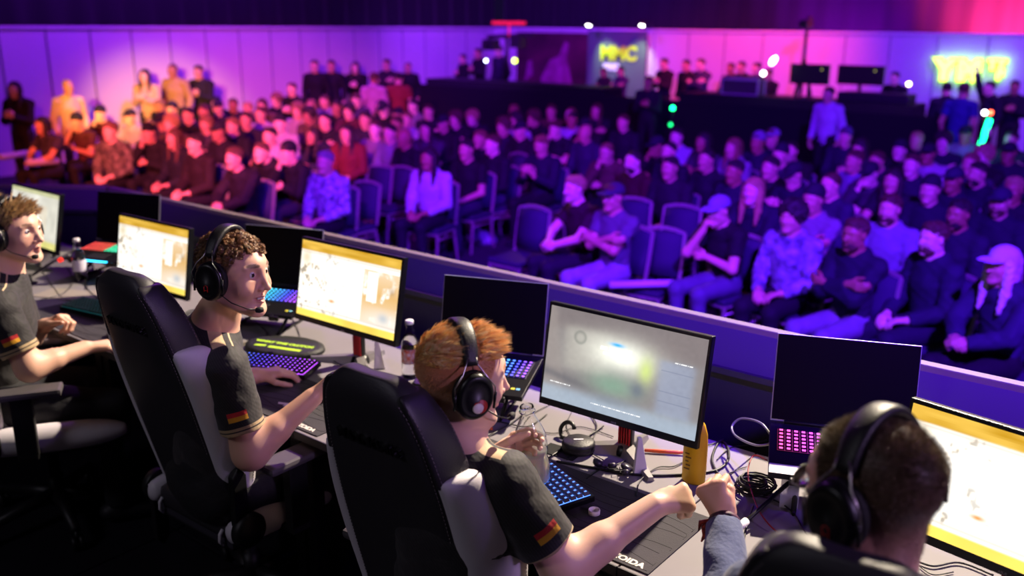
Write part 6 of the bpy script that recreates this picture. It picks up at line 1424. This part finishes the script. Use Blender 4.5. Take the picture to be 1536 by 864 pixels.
# camera crane by the left table
p0 = at(760, 100, y=18.0); r = empty('camera_crane', (p0[0], 18.0, RZ), 0, 'camera crane with a dark camera head beside the left table', 'crane'); hz_ = at(760, 55, y=18.0)[2]-RZ
b = MB(); b.tube([(0, 0, 1.), (0, 0, hz_)], .05, 10)
b.build('column', BZ, r, smooth=True)
for k in range(3):
    a_ = 2*math.pi*k/3; b = MB(); b.tube([(0, 0, 1.05), (.5*math.cos(a_), .5*math.sin(a_), .02)], .03, 8); b.build('leg', BZ, r, smooth=True)
b = MB(); b.box((.12, 0, hz_+.02), (1.4, .1, .1), Ry(-.05)); b.box((-.5, 0, hz_-.2), (.34, .3, .26), bev=.02); b.box((.35, .0, hz_-.1), (.3, .3, .3), bev=.02); b.box((-.48, -.2, hz_-.22), (.14, .2, .14)); b.build('arm_and_camera', mat('crane_dark', '#1c1a20', .5), r)
b = MB(); b.box((.1, -.06, hz_+.32), (1.0, .06, .07)); b.tube([(.1, -.04, hz_), (.1, -.04, hz_+.3)], .02, 6); b.build('red_tally_bar', mat('tally_red', '#b0202c', .4, emit='#d0183c', es=1.2), r)
# poster and banner on the back wall
def flat(px0, px1, py0, py1, y, nm, label, cat, m, fr=None):
    a = at(px0, py0, y=y); c = at(px1, py1, y=y); r = empty(nm, ((a[0]+c[0])/2, y, 0), 0, label, cat); w = c[0]-a[0]; z1 = min(a[2], WH); z0 = max(c[2], 0.)
    b = MB(); b.box((0, 0, (z0+z1)/2), (w, .04, z1-z0)); b.build('printed_panel', m, r); return r, w, z0, z1, a, c
pm = mat('poster_maroon', '#2c0a1c', .6, noise=(1.2, 1, '#571236')); r, w_, z0, z1, a, c = flat(776, 883, 48, 240, 20.9, 'wall_poster', 'large dark red poster with pink shapes left of the green lit banner', 'poster', pm)
b = MB(); sh = mat('poster_pink', '#a03a86', .6, noise=(3, .8, '#6c1c50'))
b.prism([(-.5, 0), (-.2, .5), (.1, .62), (.3, 1.0), (.42, .95), (.36, .55), (.5, .1), (.55, -.1), (-.45, -.15)], .012, np.stack([V(1, 0, 0), V(0, 0, 1), V(0, -1, 0)], 1), (.1, -.021, 1.25)); b.prism([(-.95, -.1), (-.85, .45), (-.72, .5), (-.66, .1)], .012, np.stack([V(1, 0, 0), V(0, 0, 1), V(0, -1, 0)], 1), (.0, -.021, 1.25)); b.build('pink_figure', sh, r)
bm_ = mat('banner_greygreen', '#4f5e60', .6, noise=(.8, .4, '#5a6a66')); r, w_, z0, z1, a, c = flat(883, 962, 45, 240, 20.84, 'wall_banner', 'grey-green banner with a bright green logo under two lamps', 'banner', bm_)
NE = mat('banner_neon', '#c8f020', .5); WE = mat('banner_white', '#f2f6f2', .5)
FRY = np.stack([V(1, 0, 0), V(0, 0, 1), V(0, -1, 0)], 1)
ctr = at(927, 81, y=20.8); text_obj('logo', 'MMC', .48, NE, FRY, (ctr[0]-(a[0]+c[0])/2, -.03, ctr[2]), .012, r, .02); ctr = at(916, 101, y=20.8); text_obj('logo_line', 'DMC', .2, WE, FRY, (ctr[0]-(a[0]+c[0])/2, -.03, ctr[2]), .01, r, .02)
for i, px in enumerate((883, 963)):
    P = at(px, 37, y=20.35); r = empty('banner_lamp', P, 0, ('left' if i == 0 else 'right')+' one of the two bright lamps above the green lit banner', 'lamp', 'lamps above the banner')
    s = MB(); s.lathe([(.07, -.02), (.075, .06), (.03, .1), (0, .1)], (0, 0, 0), frame((0, .25, 1)), 18); s.build('lamp_head', BZ, r, smooth=True)
    s = MB(); s.lathe([(0, .0), (.065, 0), (.065, -.012), (0, -.012)], (0, 0, -.012), frame((0, .25, 1)), 18); s.build('lens', mat('lamp_lens', '#ffffff', .3, emit='#f4ffe8', es=18), r)
    s = MB(); s.tube([(0, .0, .08), (0, .35, .05), (0, .6, -.1)], .014, 6); s.build('bracket', BZ, r, smooth=True)
# glowing sign on the right
GN = mat('sign_glow', '#f4ff60', .4, emit='#f0ff70', es=2.6); GR = mat('sign_rim', '#b8f010', .4, emit='#a8ff10', es=.9)
P0 = at(1405, 108, y=20.85); P1 = at(1514, 106, y=20.85); r = empty('glowing_sign', ((P0[0]+P1[0])/2, 20.86, 0), 0, 'glowing yellow-green letter sign on the violet wall', 'sign')
for tx, px, py, sz, bd in (('Y', 1417, 106, .56, .04), ('M', 1454, 107, .56, .04), ('TT', 1496, 98, .27, .02), ('F', 1500, 113, .25, .02)):
    P = at(px, py, y=20.85)
    for mm, e_, yy, bb in ((GR, .01, .01, bd+.025), (GN, .03, -.01, bd)): text_obj('letter' if mm is GN else 'letter_rim', tx, sz, mm, FRY, (P[0]-r.location[0], yy-.03, P[2]), e_, r, bb)
# loose things among the chairs
def item(nm, m, px, py, z, label, cat, fn):
    P = at(px, py, z=z); b = MB(); fn(b); o = b.build(nm, m, None); o.location = P; tag(o, label, cat)
PW = mat('item_pale', '#c4c0cc', .6)
item('rolled_poster', PW, 975, 428, .52, 'pale rolled poster lying across the front knees', 'poster', lambda b: b.tube([(-.28, -.22, 0), (.28, .2, .03)], .032, 14)); item('white_card', PW, 1425, 462, .62, 'white card on the knee of the printed sweatshirt', 'card', lambda b: b.box((0, 0, 0), (.16, .22, .006), Rz(.5)@Rx(.5)))
item('plastic_bag', mat('bag_lilac', '#8c86a0', .5, noise=(12, .6, '#5c5674')), 722, 357, .06, 'crumpled pale bag under a chair at the centre', 'bag', lambda b: (b.loft([[V(.25*s*math.cos(a), .12*s*math.sin(a), z) for a in np.linspace(0, 6.28, 13)[:-1]] for s, z in ((.9, -.06), (1, 0), (.8, .06), (.3, .1))])))
item('backpack', mat('bag_dark', '#1c1a2c', .7), 905, 395, .2, 'dark backpack standing by the pale knees', 'bag', lambda b: b.box((0, 0, 0), (.3, .2, .4), bev=.06))
item('badge_card', mat('badge_print', '#7a6c94', .6, noise=(30, 1, '#2a2440')), 399, 293, .55, 'patterned booklet on the lap of the dark-hatted spectator', 'booklet', lambda b: b.box((0, 0, 0), (.2, .26, .012), Rz(.7)@Rx(.6)))
for px0, py0, px1, py1, lab in ((212, 236, 270, 260, 'long pale inflatable stick held by the orange-lit front row'), (0, 236, 42, 230, 'long pale inflatable stick at the left edge, upper one'), (40, 244, 88, 242, 'long pale inflatable stick at the left edge, lower one')):
    a = at(px0, py0, z=.75); c = at(px1, py1, z=.7); b = MB(); b.tube([a, a*.95+c*.05, c*.95+a*.05, c], [.02, .05, .05, .02], 12); tag(b.build('inflatable_stick', mat('stick_pale', '#b8a8c8', .4), None, smooth=True), lab, 'inflatable stick')
# ---------------------------------------------------------------- light
def spot(name, loc, tgt, energy, col, angle, blend=.4, size=.12):
    L = bpy.data.lights.new(name, 'SPOT'); L.energy = energy; L.color = col; L.spot_size = math.radians(angle); L.spot_blend = blend; L.shadow_soft_size = size
    o = bpy.data.objects.new(name, L); COL.objects.link(o); o.location = loc; o.rotation_euler = (Vector(tgt)-Vector(loc)).to_track_quat('-Z', 'Y').to_euler(); return o
w = bpy.data.worlds.new('world'); SC.world = w; w.use_nodes = True; w.node_tree.nodes['Background'].inputs[0].default_value = (.12, .05, .5, 1); w.node_tree.nodes['Background'].inputs[1].default_value = .05
spot('key_spot', (-1.45, 6.7, 5.95), (-1.9, 1.9, 1.5), 5600, (1, .84, .64), 60, .5, .07)
spot('stage_blue_wash', (4.5, 6.5, 6), (-1.5, 2.2, 1.5), 210, (.26, .04, 1), 60, .6, .2)
spot('stage_left_wash', (-6.5, 5.5, 5.5), (-2.5, 1.8, 1.6), 260, (.5, .10, 1), 70, .6, .2)
spot('stage_side_fill', (4.6, 1.6, 4.2), (-1.6, 1.6, 1.4), 480, (.66, .42, 1), 60, .6, .3)
spot('blue_wash_right', (1.5, 1.0, 6.2), (-2.6, 8.4, .8), 15000, (.12, .008, 1), 72, .6, .15)
spot('blue_wash_middle', (-3, 0, 7), (-7.5, 9, .8), 6000, (.22, .006, 1), 62, .8, .2)
spot('red_wash_left', (-5, 0.5, 5), (-13, 8.8, .3), 14000, (1, .115, .06), 34, .8, .2)
spot('magenta_wash', (-4, 1, 7), (-11, 13, .4), 1800, (.7, .02, .45), 36, .8, .2)
spot('amber_wall_spot', (-8.2, 2.2, 3.6), (-17.3, 10.5, .7), 9500, (1, .5, .13), 15.5, 1, .1)
spot('violet_wall_left', (-13.2, 10.8, 6.4), (-17.3, 11, 2.0), 2700, (.27, .018, 1), 140, .8, .3)
spot('pink_wall_back', (-7.8, 16.5, 6), (-9.8, 21, 1.5), 3300, (1, .06, .12), 66, .9, .3)
spot('violet_wall_back', (-13.5, 15, 6), (-16, 21, 1.6), 2600, (.3, .03, 1), 85, .8, .3)
spot('violet_wall_right', (-2, 16, 6), (-5.5, 21, 1.6), 1900, (.3, .05, 1), 90, .8, .3)
spot('drape_magenta', (-4.4, 22.1, 1.6), (-4.4, 24.2, 3.0), 9000, (1, .03, .22), 100, 1, .3)
spot('drape_violet', (-8.3, 22.1, 1.6), (-8.3, 24.2, 3.1), 1000, (.4, .0, 1), 110, .9, .3)
spot('added_rear_fill', (-3.6, -4.5, 6.5), (-2.0, 1.2, 1.4), 230, (.88, .82, 1), 50, .9, .8)  # unseen fill added behind the camera to lift the dark chair backs
spot('orange_kicker', (-12.5, 12.5, 5.5), (-4.9, 7.6, .8), 1500, (1, .25, .1), 13, .8, .1)
for i in range(2):
    P = at((883, 963)[i], 37, y=20.35); spot('banner_lamp_beam', (P[0], 20.3, P[2]-.03), (P[0]+(.5, -.5)[i], 20.9, 1.4), 120, (.8, 1, .62), 66, .8, .05)
